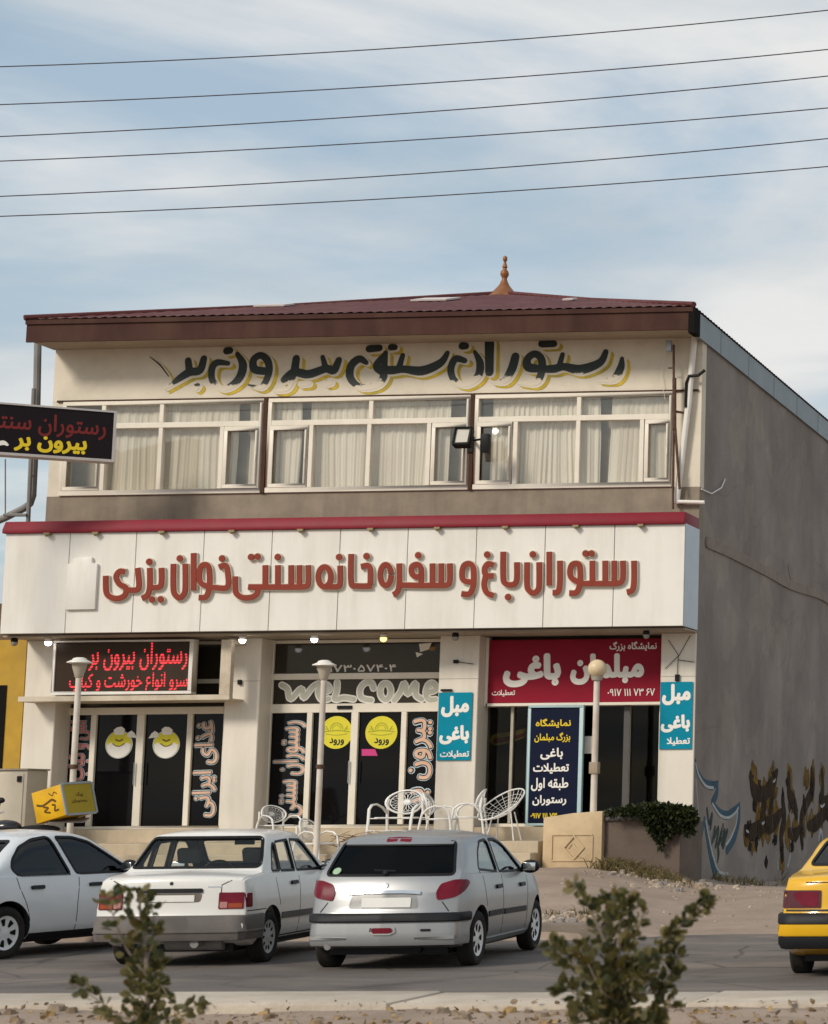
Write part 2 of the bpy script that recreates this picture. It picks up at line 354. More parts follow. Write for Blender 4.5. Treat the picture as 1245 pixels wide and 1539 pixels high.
# ================================================================== SETTING: ground, road, kerb
def sstep(a, b, x):
    t = min(1, max(0, (x-a)/(b-a))); return t*t*(3-2*t)
def hsh(i, j): return (math.sin(i*127.1+j*311.7)*43758.5453) % 1
def vn(x, y):
    i, j = math.floor(x), math.floor(y); fx, fy = x-i, y-j; fx = fx*fx*(3-2*fx); fy = fy*fy*(3-2*fy)
    return (hsh(i, j)*(1-fx)+hsh(i+1, j)*fx)*(1-fy)+(hsh(i, j+1)*(1-fx)+hsh(i+1, j+1)*fx)*fy
def fbm(x, y): return vn(x, y)*.5+vn(x*2.1+7, y*2.1)*.28+vn(x*4.3, y*4.3+3)*.22
def lot_edge(X): return 26.7+0.9*sstep(-9.2, -7.5, X)
def hgt(X, Y):
    if Y < 16.4: return 0.06+0.10*(fbm(X*1.3, Y*1.3)-.4)+.05*(fbm(X*4, Y*4)-.5)
    if Y < 17.6: return 0.0
    e = lot_edge(X)
    if Y < e-.05: return -0.04
    left = 0.18+0.55*sstep(26.7, 33.6, Y)
    right = -0.02+0.36*sstep(27.5, 34, Y)
    q = sstep(27, 34, Y)
    h = left+(right-left)*sstep(-9.6-2.3*q, -8.0-1.4*q, X)
    h -= 0.34*sstep(35.3, 42, Y)*sstep(-13, -9, X)
    bump = 0.05*math.exp(-((X+10.3)/.8)**2-((Y-34.0)/.9)**2)+.05*math.exp(-((X+9.7)/.6)**2-((Y-35.0)/.7)**2)
    return h+bump+.05*(fbm(X*.6, Y*.6)-.5)+.025*(fbm(X*5, Y*5)-.5)
def axis(core0, core1, step, far, fstep):
    a = [core0+i*step for i in range(int((core1-core0)/step)+1)]; lo = []; x = core0; s = step
    while x > -far: s *= 1.35; x -= s; lo.append(x)
    hi = []; x = a[-1]; s = step
    while x < far: s *= 1.35; x += s; hi.append(x)
    return lo[::-1]+a+hi
xs = axis(-25, 0, .22, 900, 0); ys = axis(8, 48, .22, 900, 0)
g = MB(); nx = len(xs)
for y in ys:
    for x in xs: g.v.append(Vector((x, y, hgt(x, y) if -40 < x < 20 and 0 < y < 60 else hgt(max(-40, min(20, x)), y)*0+(-.04 if 17 < y < 27 else .05))))
for j in range(len(ys)-1):
    for i in range(nx-1): g.f.append((j*nx+i, j*nx+i+1, (j+1)*nx+i+1, (j+1)*nx+i)); g.mi.append(0)
# earth: pale dusty soil with pebbles
def earth_mat():
    m = mat('dusty_earth', (.335, .253, .197), .95, var=.22, vscale=1.1, bump=.55, bscale=22, dirt=(.26, .2, .145), dirt_amt=.7)
    return m
tag(g.build('ground', earth_mat(), smooth=True, angle=80), kind='structure')
# road
asph = bpy.data.materials.new('asphalt'); asph.use_nodes = True; t = asph.node_tree; n = t.nodes; b = n['Principled BSDF']; b.inputs['Roughness'].default_value = .85
co = n.new('ShaderNodeTexCoord')
def tnoise(t, sc_, det=6, rough=.6, vec=None, stretch=None):
    no = t.nodes.new('ShaderNodeTexNoise'); no.inputs['Scale'].default_value = sc_; no.inputs['Detail'].default_value = det; no.inputs['Roughness'].default_value = rough
    src = vec
    if stretch:
        mm = t.nodes.new('ShaderNodeMapping'); mm.inputs['Scale'].default_value = stretch; t.links.new(vec, mm.inputs[0]); src = mm.outputs[0]
    t.links.new(src, no.inputs['Vector']); return no.outputs[0]
def tramp(t, fac, *stops):
    r = t.nodes.new('ShaderNodeValToRGB'); t.links.new(fac, r.inputs[0]); e = r.color_ramp.elements
    for i, (p, c) in enumerate(stops):
        q = e[i] if i < 2 else e.new(p)
        q.position = p; q.color = tuple(c)+(1,)
    return r.outputs[0]
def tmix(t, fac, a, b_, bt='MIX'):
    m = t.nodes.new('ShaderNodeMix'); m.data_type = 'RGBA'; m.blend_type = bt
    for s_, v in ((0, fac), (6, a), (7, b_)):
        if isinstance(v, (int, float)): m.inputs[s_].default_value = v
        elif isinstance(v, tuple): m.inputs[s_].default_value = v+(1,)
        else: t.links.new(v, m.inputs[s_])
    return m.outputs[2]
a1 = tramp(t, tnoise(t, 1.0, 7, .6, co.outputs['Object'], (.35, 1.2, 1)), (.3, (.105, .09, .082)), (.7, (.165, .14, .122)))
cr = n.new('ShaderNodeTexVoronoi'); cr.feature = 'DISTANCE_TO_EDGE'; cr.inputs['Scale'].default_value = .55
wp = n.new('ShaderNodeMix'); wp.data_type = 'VECTOR'; wp.inputs[0].default_value = .12; t.links.new(co.outputs['Object'], wp.inputs[4])
wn = n.new('ShaderNodeTexNoise'); wn.inputs['Scale'].default_value = 1.3; wn.inputs['Detail'].default_value = 5; t.links.new(co.outputs['Object'], wn.inputs['Vector']); t.links.new(wn.outputs['Color'], wp.inputs[5]); t.links.new(wp.outputs[1], cr.inputs['Vector'])
crk = tramp(t, cr.outputs[0], (0, (.45, .43, .42)), (.012, (1, 1, 1)))
stn = tramp(t, tnoise(t, .9, 5, .55, co.outputs['Object']), (.30, (.62, .6, .6)), (.46, (1, 1, 1)))
a2 = tramp(t, tnoise(t, 160, 2, .5, co.outputs['Object']), (.35, (.7, .7, .7)), (.7, (1.25, 1.22, 1.2)))
dust = tramp(t, tnoise(t, .7, 8, .62, co.outputs['Object'], (.5, 1.6, 1)), (.5, (0, 0, 0)), (.75, (.75, .75, .75)))
t.links.new(tmix(t, 1.0, tmix(t, 1.0, tmix(t, dust, tmix(t, 1.0, a1, a2, 'MULTIPLY'), (.25, .20, .16)), crk, 'MULTIPLY'), stn, 'MULTIPLY'), b.inputs['Base Color'])
bu = n.new('ShaderNodeBump'); bu.inputs['Strength'].default_value = .4; bu.inputs['Distance'].default_value = .01
t.links.new(tnoise(t, 120, 3, .6, co.outputs['Object']), bu.inputs['Height']); t.links.new(bu.outputs[0], b.inputs['Normal'])
r = MB(); rx = axis(-30, 5, .5, 600, 0); ry = [17.5, 18.2, 19, 20, 21, 22, 23, 24, 25, 26, 26.6]
for j, y in enumerate(ry):
    for x in rx:
        yy = y
        if j == len(ry)-1: yy = lot_edge(x)+.12+.35*(vn(x*1.7, 3)-.5)*sstep(-9.4, -8.4, x)
        r.v.append(Vector((x, yy, 0.012*(1-((yy-22)/5)**2))))
nx = len(rx)
for j in range(len(ry)-1):
    for i in range(nx-1): r.f.append((j*nx+i, j*nx+i+1, (j+1)*nx+i+1, (j+1)*nx+i)); r.mi.append(0)
tag(r.build('road', asph, smooth=True), kind='structure')
# kerb of the median: pale worn concrete, slightly uneven
kerb_m = mat('worn_kerb', (.50, .43, .35), .9, var=.16, vscale=2.2, bump=.35, bscale=30, dirt=(.32, .25, .18), dirt_amt=.6)
k = MB()
x = -60.0
while x < 40:
    L_ = 2.4; dz = random.uniform(-.012, .012); dy = random.uniform(-.02, .02)
    k.box(x+.008, x+L_-.008, 16.45+dy, 17.55+dy, -.15, .115+dz); x += L_
tag(k.build('kerb', kerb_m, bevel=.025), kind='structure')
# low concrete step along the lot edge, broken off at the driveway
k = MB(); x = -40.0
while x < -9.0:
    L_ = min(1.5, -8.85-x); dz = random.uniform(-.015, .015)
    k.box(x+.006, x+L_-.006, 26.62, 26.86, -.1, .21+dz); x += L_
tag(k.build('kerb', mat('dirty_kerb', (.20, .165, .135), .9, var=.25, vscale=3, bump=.3, bscale=30), bevel=.03), kind='structure')

# ================================================================== BUILDING
W, FA, GL = FP(36.0), FP(35.1), FP(36.5)
XR, XL = -10.41, -22.44
bd = thing('restaurant_building', 'two storey cream shop building with maroon hipped roof and grey plaster side wall', 'building')
# side wall: grey cement plaster with patches, repair line and graffiti paint in its own material
sw = bpy.data.materials.new('grey_cement_plaster'); sw.use_nodes = True; t = sw.node_tree; n = t.nodes; b = n['Principled BSDF']; b.inputs['Roughness'].default_value = .92
co = n.new('ShaderNodeTexCoord'); oc = co.outputs['Object']
c1 = tramp(t, tnoise(t, .55, 7, .6, oc), (.3, (.182, .155, .135)), (.52, (.238, .204, .179)), (.72, (.295, .256, .227)))
c2 = tramp(t, tnoise(t, 1, 6, .6, oc, (1, .8, .16)), (.45, (1, 1, 1)), (.75, (.78, .76, .76)))
vo = n.new('ShaderNodeTexVoronoi'); vo.feature = 'DISTANCE_TO_EDGE'; vo.inputs['Scale'].default_value = .38
wp = n.new('ShaderNodeMix'); wp.data_type = 'VECTOR'; wp.inputs[0].default_value = .35; wn = n.new('ShaderNodeTexNoise'); wn.inputs['Scale'].default_value = .9; wn.inputs['Detail'].default_value = 7
t.links.new(oc, wn.inputs['Vector']); t.links.new(oc, wp.inputs[4]); t.links.new(wn.outputs['Color'], wp.inputs[5]); t.links.new(wp.outputs[1], vo.inputs['Vector'])
crk = tramp(t, vo.outputs[0], (0, (.84, .83, .82)), (.005, (1, 1, 1)))
pt = tramp(t, tnoise(t, .8, 3, .4, oc), (.555, (1, 1, 1)), (.565, (1.13, 1.12, 1.1)))
t.links.new(tmix(t, 1.0, tmix(t, 1.0, tmix(t, 1.0, c1, c2, 'MULTIPLY'), crk, 'MULTIPLY'), pt, 'MULTIPLY'), b.inputs['Base Color'])
bu = n.new('ShaderNodeBump'); bu.inputs['Strength'].default_value = .35; bu.inputs['Distance'].default_value = .03
t.links.new(tnoise(t, 9, 8, .65, oc), bu.inputs['Height']); t.links.new(bu.outputs[0], b.inputs['Normal'])
m = MB(); m.box(XR-.25, XR, 36.03, 52, -.6, 10.22); m.box(XL, XL+.25, 36.3, 52, -.6, 10.22); m.box(XL+.25, XR-.25, 51.7, 52, -.6, 10.2)
m.build('side_wall', sw, bd)
SW = Pl((XR, 0, 0), (0, 1, 0), (0, 0, 1))
# raised plaster seam running back along the side wall
m = MB(); q = [SW.px(*p) for p in ((1062, 815), (1100, 832), (1150, 858), (1190, 880), (1245, 902))]; q.append((q[-1][0]+3, q[-1][1]-.6))
m.ribbon(SW, q, .20, -.02, .03, smooth=True)
m.ribbon(SW, [SW.px(1186, 852), SW.px(1192, 880)], .16, -.02, .010)
m.build('plaster_seam', mat('pale_plaster', (.25, .205, .175), .9, var=.2), bd)
# upper storey front: lettering band, sill band, end piers
zt, zs = 9.16, 7.42
m = MB(); m.box(XL+.002, XR+.002, 35.985, 36.25, zt, 10.24)
m.box(XL+.002, -22.16, 35.99, 36.25, zs, zt); m.box(-10.89, XR+.002, 35.99, 36.25, zs, zt)
m.build('front_wall', plaster_front, bd)
m = MB(); m.box(XL, XR+.003, 35.98, 36.25, 6.5, zs-.002); m.build('sill_wall', plaster_sill, bd)
m = MB(); m.box(XL+.26, XR-.26, 36.26, 36.5, zs-.3, zs-.02); m.box(XL+.26, XR-.26, 36.26, 39.6, 9.6, 9.75); m.box(XL+.26, XR-.26, 39.5, 39.6, 5, 9.75); m.box(XL+.26, XR-.26, 36.26, 39.6, 6.85, 7.0)
m.build('upper_room', mat('room_wall', (.42, .36, .28), .9, var=.08), bd)
# roof: corrugated hip
roof_m = mat('maroon_sheet_roof', (.105, .034, .034), .6, .0, spec=.08, var=.18, vscale=2, dirt=(.19, .09, .08), dirt_amt=.5)
EX0, EX1, EY0, EY1, EZ = -22.52, -10.33, 35.12, 52.3, 10.52
AP = Vector((-16.43, 42.0, 12.60)); AP2 = Vector((-16.43, 45.6, 12.60))
m = MB()
def slope(e0, e1, r0, r1):
    e0, e1, r0, r1 = map(Vector, (e0, e1, r0, r1)); ln = (e1-e0).length; n_ = int(ln/.06); vs = []; fs = []
    ax = (e1-e0)/ln; up_ = (Vector((r0.x, r0.y, 0))-Vector((e0.x, e0.y, 0)))
    inw = Vector((0, 0, 1)).cross(ax); d_r = (r0-e0).dot(inw); slope_z = (r0.z-e0.z)/d_r
    s0 = (r0-e0).dot(ax); s1 = (r1-e0).dot(ax)
    for i in range(n_+1):
        s_ = ln*i/n_; dep = d_r*min(1, (s_/s0) if s0 > 1e-6 else 1, ((ln-s_)/(ln-s1)) if ln-s1 > 1e-6 else 1)
        wv = .013*math.sin(2*PI*s_/.18)
        sag = .02*vn(s_*.5, e0.x)
        for f_ in (0, .5, 1):
            p = e0+ax*s_+inw*dep*f_; p.z = e0.z+slope_z*dep*f_+wv-(sag if f_ == .5 else 0); vs.append(p)
    for i in range(n_):
        for f_ in (0, 1): a = i*3+f_; fs.append((a, a+3, a+4, a+1))
    m.add(vs, fs)
slope((EX0, EY0, EZ), (EX1, EY0, EZ), AP, AP); slope((EX1, EY0, EZ), (EX1, EY1, EZ), AP, AP2)
slope((EX1, EY1, EZ), (EX0, EY1, EZ), AP2, AP2); slope((EX0, EY1, EZ), (EX0, EY0, EZ), AP2, AP)
rf = m.build('roof', roof_m, bd, smooth=True, angle=60)
m = MB()
for A, B in (((EX0, EY0, EZ), AP), ((EX1, EY0, EZ), AP), (AP, AP2), ((EX1, EY1, EZ), AP2), ((EX0, EY1, EZ), AP2)):
    m.tube([Vector(A)+Vector((0, 0, .02)), (Vector(A)+Vector(B))*.5+Vector((0, 0, -.02)), Vector(B)+Vector((0, 0, .02))], .05, 8)
m.build('ridge_cap', roof_m, rf, smooth=True)
m = MB()
sl = (AP.z-EZ)/(AP.y-EY0)
for (px, py, hw, dp) in ((655, 449, .36, .75), (412, 458, .3, .45), (857, 449, .10, .3)):
    n_ = Vector((0, -sl, 1)).normalized(); d_ = ray(px, py); o_ = Vector((0, EY0, EZ+.03)); p = CAM+d_*((o_-CAM).dot(n_)/d_.dot(n_))
    RP = Pl(p, (1, 0, 0), (0, 1, sl)); m = MB(); m.slab(RP, -hw, -dp/2, hw, dp/2, -.02, .012); m.build('skylight_sheet', mat('pale_sheet', (.62, .55, .52), .4, var=.1), rf)
m = MB(); m.box(EX0+.03, EX1-.03, 35.16, 35.2, 10.10, 10.50); m.box(EX0+.02, EX1-.02, 35.13, 35.16, 10.42, 10.5)
m.build('eave_board', mat('eave_brown', (.062, .027, .021), .65, var=.25, vscale=1.5, dirt=(.10, .055, .035), dirt_amt=.5, streak=True, spec=.1), bd)
m = MB(); m.box(EX0+.05, EX1-.06, 35.2, 35.99, 10.14, 10.18); m.build('soffit', mat('soffit_board', (.42, .35, .26), .8, var=.1), bd)
m = MB(); m.box(XR-.02, XR+.05, 35.5, 52.2, 10.06, 10.5)
for i in range(8): m.box(XR+.05, XR+.056, 37+i*2, 37.03+i*2, 10.06, 10.5)
m.build('verge_flashing', mat('verge_metal', (.235, .27, .285), .5, .35, var=.12, vscale=1.5), bd)
m = MB(); m.box(EX1-.10, EX1+.01, 35.14, 35.5, 10.04, 10.48); m.build('eave_end', dark_gap, bd)
# finial: flared copper cap with a turned spike
fb = at(755, 436, Y=42); m = MB(); fz = AP.z-.12
m.lathe([(.42, 0), (.29, .10), (.19, .20), (.11, .30), (.065, .40), (.05, .45), (.06, .48), (.09, .54), (.08, .60), (.045, .65), (.038, .68), (.055, .70), (.045, .74), (.028, .79), (.026, .83), (.045, .85), (.045, .92), (.015, .95)], (AP.x-.02, AP.y, fz), n=20)
m.build('finial', mat('copper_finial', (.28, .115, .045), .5, .3, var=.25, vscale=6), bd, smooth=True, angle=50)
# painted lettering of the upper band is added below with its own wear
# ---- upper windows
curtain_m = bpy.data.materials.new('sheer_curtain'); curtain_m.use_nodes = True; t = curtain_m.node_tree; n = t.nodes; b = n['Principled BSDF']; b.inputs['Roughness'].default_value = .9
co = n.new('ShaderNodeTexCoord')
t.links.new(tramp(t, tnoise(t, 1.2, 4, .5, co.outputs['Object'], (4, 1, .25)), (.3, (.60, .545, .46)), (.7, (.76, .71, .63))), b.inputs['Base Color'])
tl = n.new('ShaderNodeBsdfTranslucent'); tl.inputs[0].default_value = (.7, .62, .5, 1); ms = n.new('ShaderNodeMixShader'); ms.inputs[0].default_value = .08
t.links.new(b.outputs[0], ms.inputs[1]); t.links.new(tl.outputs[0], ms.inputs[2]); t.links.new(ms.outputs[0], n['Material Output'].inputs[0])
glass = glassmat('window_glass', (.97, .97, .95), 1.5)
win_back = mat('dim_glass_back', (.2, .19, .17), .9, var=.1)
def curtain(parent, u0, u1, v0, v1, y, seed, gaps=()):
    rr = random.Random(seed); mb = MB(); n_ = max(8, int((u1-u0)/.012)); vs = []; fs = []; ph = rr.uniform(0, 6)
    fq, am = rr.uniform(.7, 1.4), rr.uniform(.6, 1.5); ln_ = rr.uniform(-.03, .03)
    def wav(u): u *= fq; return am*(.011*math.sin(u*40+1.6*math.sin(u*9+ph))+.005*math.sin(u*97+ph)+.010*math.sin(u*7+ph))
    us = [u0+(u1-u0)*i/n_ for i in range(n_+1)]
    rows = (v0, (v0+v1)/2, v1)
    for u in us:
        for k, v in enumerate(rows): vs.append((u+.014*math.sin(v*3+u*5+ph)+ln_*(v-v0)*math.sin(u*2.3+ph), y+wav(u)*(1.15-.25*k), v))
    for i in range(n_):
        if any(a < us[i] < b_ for a, b_ in gaps): continue
        for k in range(2): a = i*3+k; fs.append((a, a+3, a+4, a+1))
    mb.add(vs, fs); return mb.build('curtain', curtain_m, parent, smooth=True, angle=80)
def ux(px, py=670): return W.px(px, py)[0]
def upper_window(x0, x1, muls, casements, curt, seed, tm):
    """x0..x1 outer frame in photo columns; muls: full-height mullions of the lower row; casements: sash intervals."""
    fr = MB(); yA, yB = 35.94, 36.06; u0, u1 = ux(x0), ux(x1); tr = W.px((x0+x1)/2, 630)[1]-.0; b_ = .07
    zz0, zz1 = zs+.003, zt-.003
    fr.box(u0, u1, yA, yB, zz0, zz0+b_+.02); fr.box(u0, u1, yA, yB, zz1-b_, zz1); fr.box(u0, u0+b_, yA, yB, zz0+b_+.02, zz1-b_); fr.box(u1-b_, u1, yA, yB, zz0+b_+.02, zz1-b_)
    tr = 8.70; fr.box(u0+b_, u1-b_, yA+.004, yB, tr-.05, tr+.05)
    for q in muls: c = ux(q); fr.box(c-.04, c+.04, yA+.004, yB, zz0+b_+.02, tr-.05)
    for q in tm: c = ux(q, 612); fr.box(c-.04, c+.04, yA+.004, yB, tr+.05, zz1-b_)
    o = fr.build('window', alu_white, bd, bevel=.006, segs=1)
    for (a, c) in casements:
        s_ = MB(); a, c = ux(a), ux(c); s_.box(a, c, yA-.010, yA+.003, zz0+b_+.021, zz0+b_+.09); s_.box(a, c, yA-.010, yA+.003, tr-.13, tr-.051)
        s_.box(a, a+.065, yA-.010, yA+.003, zz0+b_+.09, tr-.13); s_.box(c-.065, c, yA-.010, yA+.003, zz0+b_+.09, tr-.13)
        s_.box(c-.045, c-.025, yA-.04, yA-.010, (zz0+tr)/2-.06, (zz0+tr)/2+.06)
        s_.build('casement', alu_white, o, bevel=.005, segs=1)
    p = MB(); p.box(u0+b_, u1-b_, 36.0, 36.006, zz0+b_, zz1-b_); p.build('pane', glass, o)
    lin = MB(); lin.box(u0+.02, u1-.02, 36.30, 36.31, zs-.05, zt+.25); lin.build('gap_backing', mat('gap_backing', (.36, .32, .26), .9, var=.2, vscale=2), o)  # plain tan sheet added behind the curtains so their gaps look less dark
    for i, (a, c) in enumerate(curt): curtain(o, ux(a), ux(c), zs-.05, zt+.25, 36.115, seed+i)
    return o
upper_window(94, 396, (158, 243, 335), ((94+6, 154), (339, 391)), ((150, 352), (372, 384)), 3, (159, 246))
upper_window(403, 707, (469, 556, 646), ((408, 465), (651, 702)), ((404, 448), (462, 672)), 11, (560,))
upper_window(714, 1012, (776, 870, 966), ((719, 771), (971, 1008)), ((734, 900), (912, 1012)), 23, (872,))
m = MB()
for a, c in ((396.6, 402.4), (707.6, 713.4)): m = MB(); m.box(ux(a), ux(c), 35.93, 36.05, zs-.0, zt+.0); m.build('window_post', brown_post, bd)
m = MB(); m.box(XL+.1, XR-.05, 35.955, 35.984, zt-.004, zt+.03); m.build('window_head', brown_post, bd)

# ---- fascia (its own thing below); soffit and shop level
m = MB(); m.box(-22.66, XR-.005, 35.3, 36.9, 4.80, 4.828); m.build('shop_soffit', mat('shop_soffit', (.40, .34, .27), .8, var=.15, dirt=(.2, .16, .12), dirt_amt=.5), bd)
def sxw(px, py=1150): return W.px(px, py)[0]
def sxg(px, py=1150): return GL.px(px, py)[0]
m = MB()
for a, c in ((30, 78), (333, 385), (655, 715), (990, None)):
    m = MB(); m.box(sxw(a), sxw(c) if c else XR-.004, 36.0, 36.62, 1.18, 4.80); m.build('pillar', cream, bd, bevel=.012, segs=1)
m = MB()
for a, c in ((333, 385), (655, 715), (990, None)):
    u0, u1 = sxw(a), sxw(c) if c else XR-.004
    m = MB(); m.box(u0+.0, u1, 35.9985, 36.001, 4.02, 4.032); m.build('pillar_joint', mat('joint_grey', (.4, .36, .3), .8, var=0), bd)
# plinth and terrace with steps
m = MB(); m.box(-23.5, XR-.01, 35.97, 36.9, .0, 1.18); m.box(-22.68, XR-.02, 36.02, 36.9, 1.18, 1.40)
m.build('plinth', stone_tile, bd)
m = MB(); m.box(-23.5, -12.62, 34.55, 35.97, -.1, 1.17); m.box(-23.5, -12.62, 34.2, 34.55, -.1, .98); m.box(-23.5, -12.62, 33.85, 34.2, -.1, .79)
m.build('terrace', stone_tile, bd, bevel=.012, segs=1)
# shopfront glazing -------------------------------------------------
def shopfront(x0, x1, transoms, leaves, z0=1.40, ztop=4.79, dark=shop_black, top=transom_glass, opaque=True, name='shopfront'):
    f_ = MB(); u0, u1 = sxg(x0), sxg(x1); yA, yB = 36.44, 36.54
    f_.box(u0, u1, yA, yB, z0, z0+.06); f_.box(u0, u0+.06, yA, yB, z0+.06, ztop); f_.box(u1-.06, u1, yA, yB, z0+.06, ztop); f_.box(u0+.06, u1-.06, yA, yB, ztop-.06, ztop)
    for a, c in transoms: f_.box(u0+.06, u1-.06, yA-.004, yB, a, c)
    for px, wd_ in leaves:
        c = sxg(px); hi = transoms[0][0] if transoms else ztop-.06; f_.box(c-wd_/2, c+wd_/2, yA-.008, yB, z0+.06, hi)
    o = f_.build(name, alu_white, bd, bevel=.006, segs=1)
    hi = transoms[0][0] if transoms else ztop-.06
    p = MB(); p.box(u0+.03, u1-.03, 36.49, 36.5, z0+.03, hi+.02); p.build('pane', dark, o)
    if transoms:
        p = MB(); prev = transoms[0][1]
        for a, c in list(transoms[1:])+[(ztop, ztop)]: p.box(u0+.03, u1-.03, 36.491, 36.501, prev-.01, a+.01); prev = c
        p.build('transom_pane', top, o)
    return o
sf1 = shopfront(77, 340, ((3.47, 3.60), (4.02, 4.10)), ((140, .10), (211, .14), (285, .10)))
sf2 = shopfront(402, 663, ((3.47, 3.63), (4.07, 4.18)), ((465, .10), (533, .13), (607, .10)))
for o, pxs in ((sf1, (205, 217)), (sf2, (527, 539))):
    h = MB()
    for p in pxs: u = sxg(p, 1180); h.tube([(u, 36.40, 2.2), (u, 36.40, 2.6)], .012, 6)
    h.build('handle', metal_grey, o)
h = MB(); a = GL.rect(510, 1061, 532, 1066); h.box(a[0], a[2], 36.41, 36.437, a[1], a[3]); h.build('door_sensor', black_plastic, sf2)
clear_dark = glassmat('shop_clear_glass', (.60, .60, .56), .3)
sf3 = shopfront(722, 996, (), ((943, .10),), ztop=3.60, dark=clear_dark)
m = MB(); c_ = sxg(943); m.box(c_-.055, c_+.055, 36.42, 36.44, 1.46, 3.54); m.build('dark_mullion', mat('grey_mullion', (.09, .085, .08), .5, var=.1), sf3)
for p_, w_ in ((770, .05), (874, .035)): c_ = sxg(p_); m = MB(); m.box(c_-w_/2, c_+w_/2, 36.43, 36.54, 1.46, 3.54); m.build('door_stile', mat('aged_white_profile', (.42, .38, .31), .5, var=.15), sf3)
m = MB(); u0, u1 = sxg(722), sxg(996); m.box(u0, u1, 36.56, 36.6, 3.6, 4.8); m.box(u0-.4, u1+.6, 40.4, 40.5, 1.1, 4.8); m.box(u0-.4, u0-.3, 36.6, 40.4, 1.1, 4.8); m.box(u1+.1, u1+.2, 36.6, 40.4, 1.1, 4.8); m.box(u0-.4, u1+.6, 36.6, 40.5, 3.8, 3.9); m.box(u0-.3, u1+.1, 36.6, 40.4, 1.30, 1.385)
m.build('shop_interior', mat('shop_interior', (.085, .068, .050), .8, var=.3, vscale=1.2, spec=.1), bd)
h = MB(); a = GL.rect(873, 1107, 886, 1133); h.box(a[0]-.1, a[2]+.1, 36.40, 36.43, a[1], a[3]); h.build('door_plate', white_metal, sf3)
h = MB(); a = GL.rect(862, 1145, 868, 1200); h.box(a[0], a[2], 36.36, 36.44, a[1], a[3]); h.build('handle', metal_grey, sf3)
# pillar bits: small dark vents, hooks and cable runs
m = MB()
for (x0, y0, x1, y1) in ((359, 1022, 364, 1029), (683, 992, 690, 997), (664, 1036, 680, 1039), (1016, 1014, 1022, 1024)): a = W.rect(x0, y0, x1, y1); m = MB(); m.box(a[0], a[2], 35.95, 35.999, a[1], a[3]); m.build('pillar_bracket', black_plastic, bd)
for pts in (((690, 995), (712, 998)), ((1005, 962), (1020, 985), (1018, 1015)), ((1038, 955), (1021, 985), (1000, 1005)), ((1020, 992), (1044, 995))):
    m = MB(); m.tube([at(x, y, Y=35.975) for x, y in pts], .006, 5); m.build('cable', black_plastic, bd)
# downpipe and drain stubs at the right corner
m = MB(); A, B = at(1044, 508, Y=35.9), at(1017, 757, Y=35.9)
m.tube([at(1046, 500, Y=35.9), A, at(1036, 600, Y=35.88), B], .055, 10); m.tube([at(1018, 754, Y=35.88), at(1059, 755, Y=35.9)], .035, 8)
m.build('downpipe', white_metal, bd, smooth=True)
m = MB(); m.tube([at(1031, 612, Y=35.83), at(1032, 575, Y=35.83), at(1036, 565, Y=35.83), at(1050, 564, Y=35.83), at(1060, 556, Y=35.84)], .028, 8); m.build('bent_conduit', black_plastic, bd, smooth=True)
m = MB()
m.tube([SW.P(*SW.px(1052, 735), .03), SW.P(*SW.px(1066, 742), .05), SW.P(*SW.px(1080, 733), .06), SW.P(*SW.px(1088, 720), .03)], .012, 5)
m.tube([at(1003, 520, Y=35.94), at(994, 560, Y=35.93), at(1000, 600, Y=35.93)], .005, 5)
m.build('loose_cable', white_metal, bd)

# antenna mast fixed to the front near the right corner
am = thing('antenna_mast', 'rusty antenna mast standing against the right end of the upper windows', 'mast')
m = MB(); a, c = at(1013, 518, Y=35.8), at(1012, 765, Y=35.8); m.tube([a, at(1013, 640, Y=35.8), c], .022, 8)
m.tube([at(1014, 568, Y=35.79), at(1014, 645, Y=35.79)], .038, 8); m.tube([at(1015, 640, Y=35.79), at(1022, 735, Y=35.79)], .025, 8)
m.build('pole', rust, am, smooth=True)
m = MB(); m.tube([at(1012, 618, Y=35.8), at(1034, 621, Y=35.95)], .022, 6); m.tube([at(1005, 553, Y=35.8), at(1014, 553, Y=35.8)], .012, 6); m.build('bracket', rust, am)
m = MB(); p = at(1006, 520, Y=35.8); m.box(p.x-.05, p.x+.05, 35.76, 35.84, p.z-.10, p.z+.10); m.tube([p, at(1014, 521, Y=35.8)], .012, 6); m.build('antenna_head', metal_grey, am, bevel=.01)
rebase(am, c)

# flue pipe left of the building
fl = thing('flue_pipe', 'grey flue pipe with an elbow rising beside the left end of the upper storey', 'pipe')
Yf = 36.6
m = MB(); m.tube([at(57, 512, Y=Yf), at(55, 620, Y=Yf), at(49, 745, Y=Yf), at(45, 757, Y=Yf), at(36, 764, Y=Yf), at(8, 778, Y=Yf), at(-20, 790, Y=Yf)], .065, 10); m.build('pipe', grey_pipe, fl, smooth=True)
m = MB(); m.tube([at(51, 584, Y=Yf-.15), at(42, 790, Y=Yf-.15)], .038, 8); m.tube([at(44, 714, Y=Yf-.15), at(54, 716, Y=Yf)], .014, 6); m.tube([at(8, 690, Y=Yf-.1), at(8, 775, Y=Yf-.1)], .012, 6); m.tube([at(6, 774, Y=Yf-.2), at(40, 774, Y=Yf-.2)], .03, 6)
m.build('support', grey_pipe, fl)
rebase(fl, at(45, 790, Y=Yf))

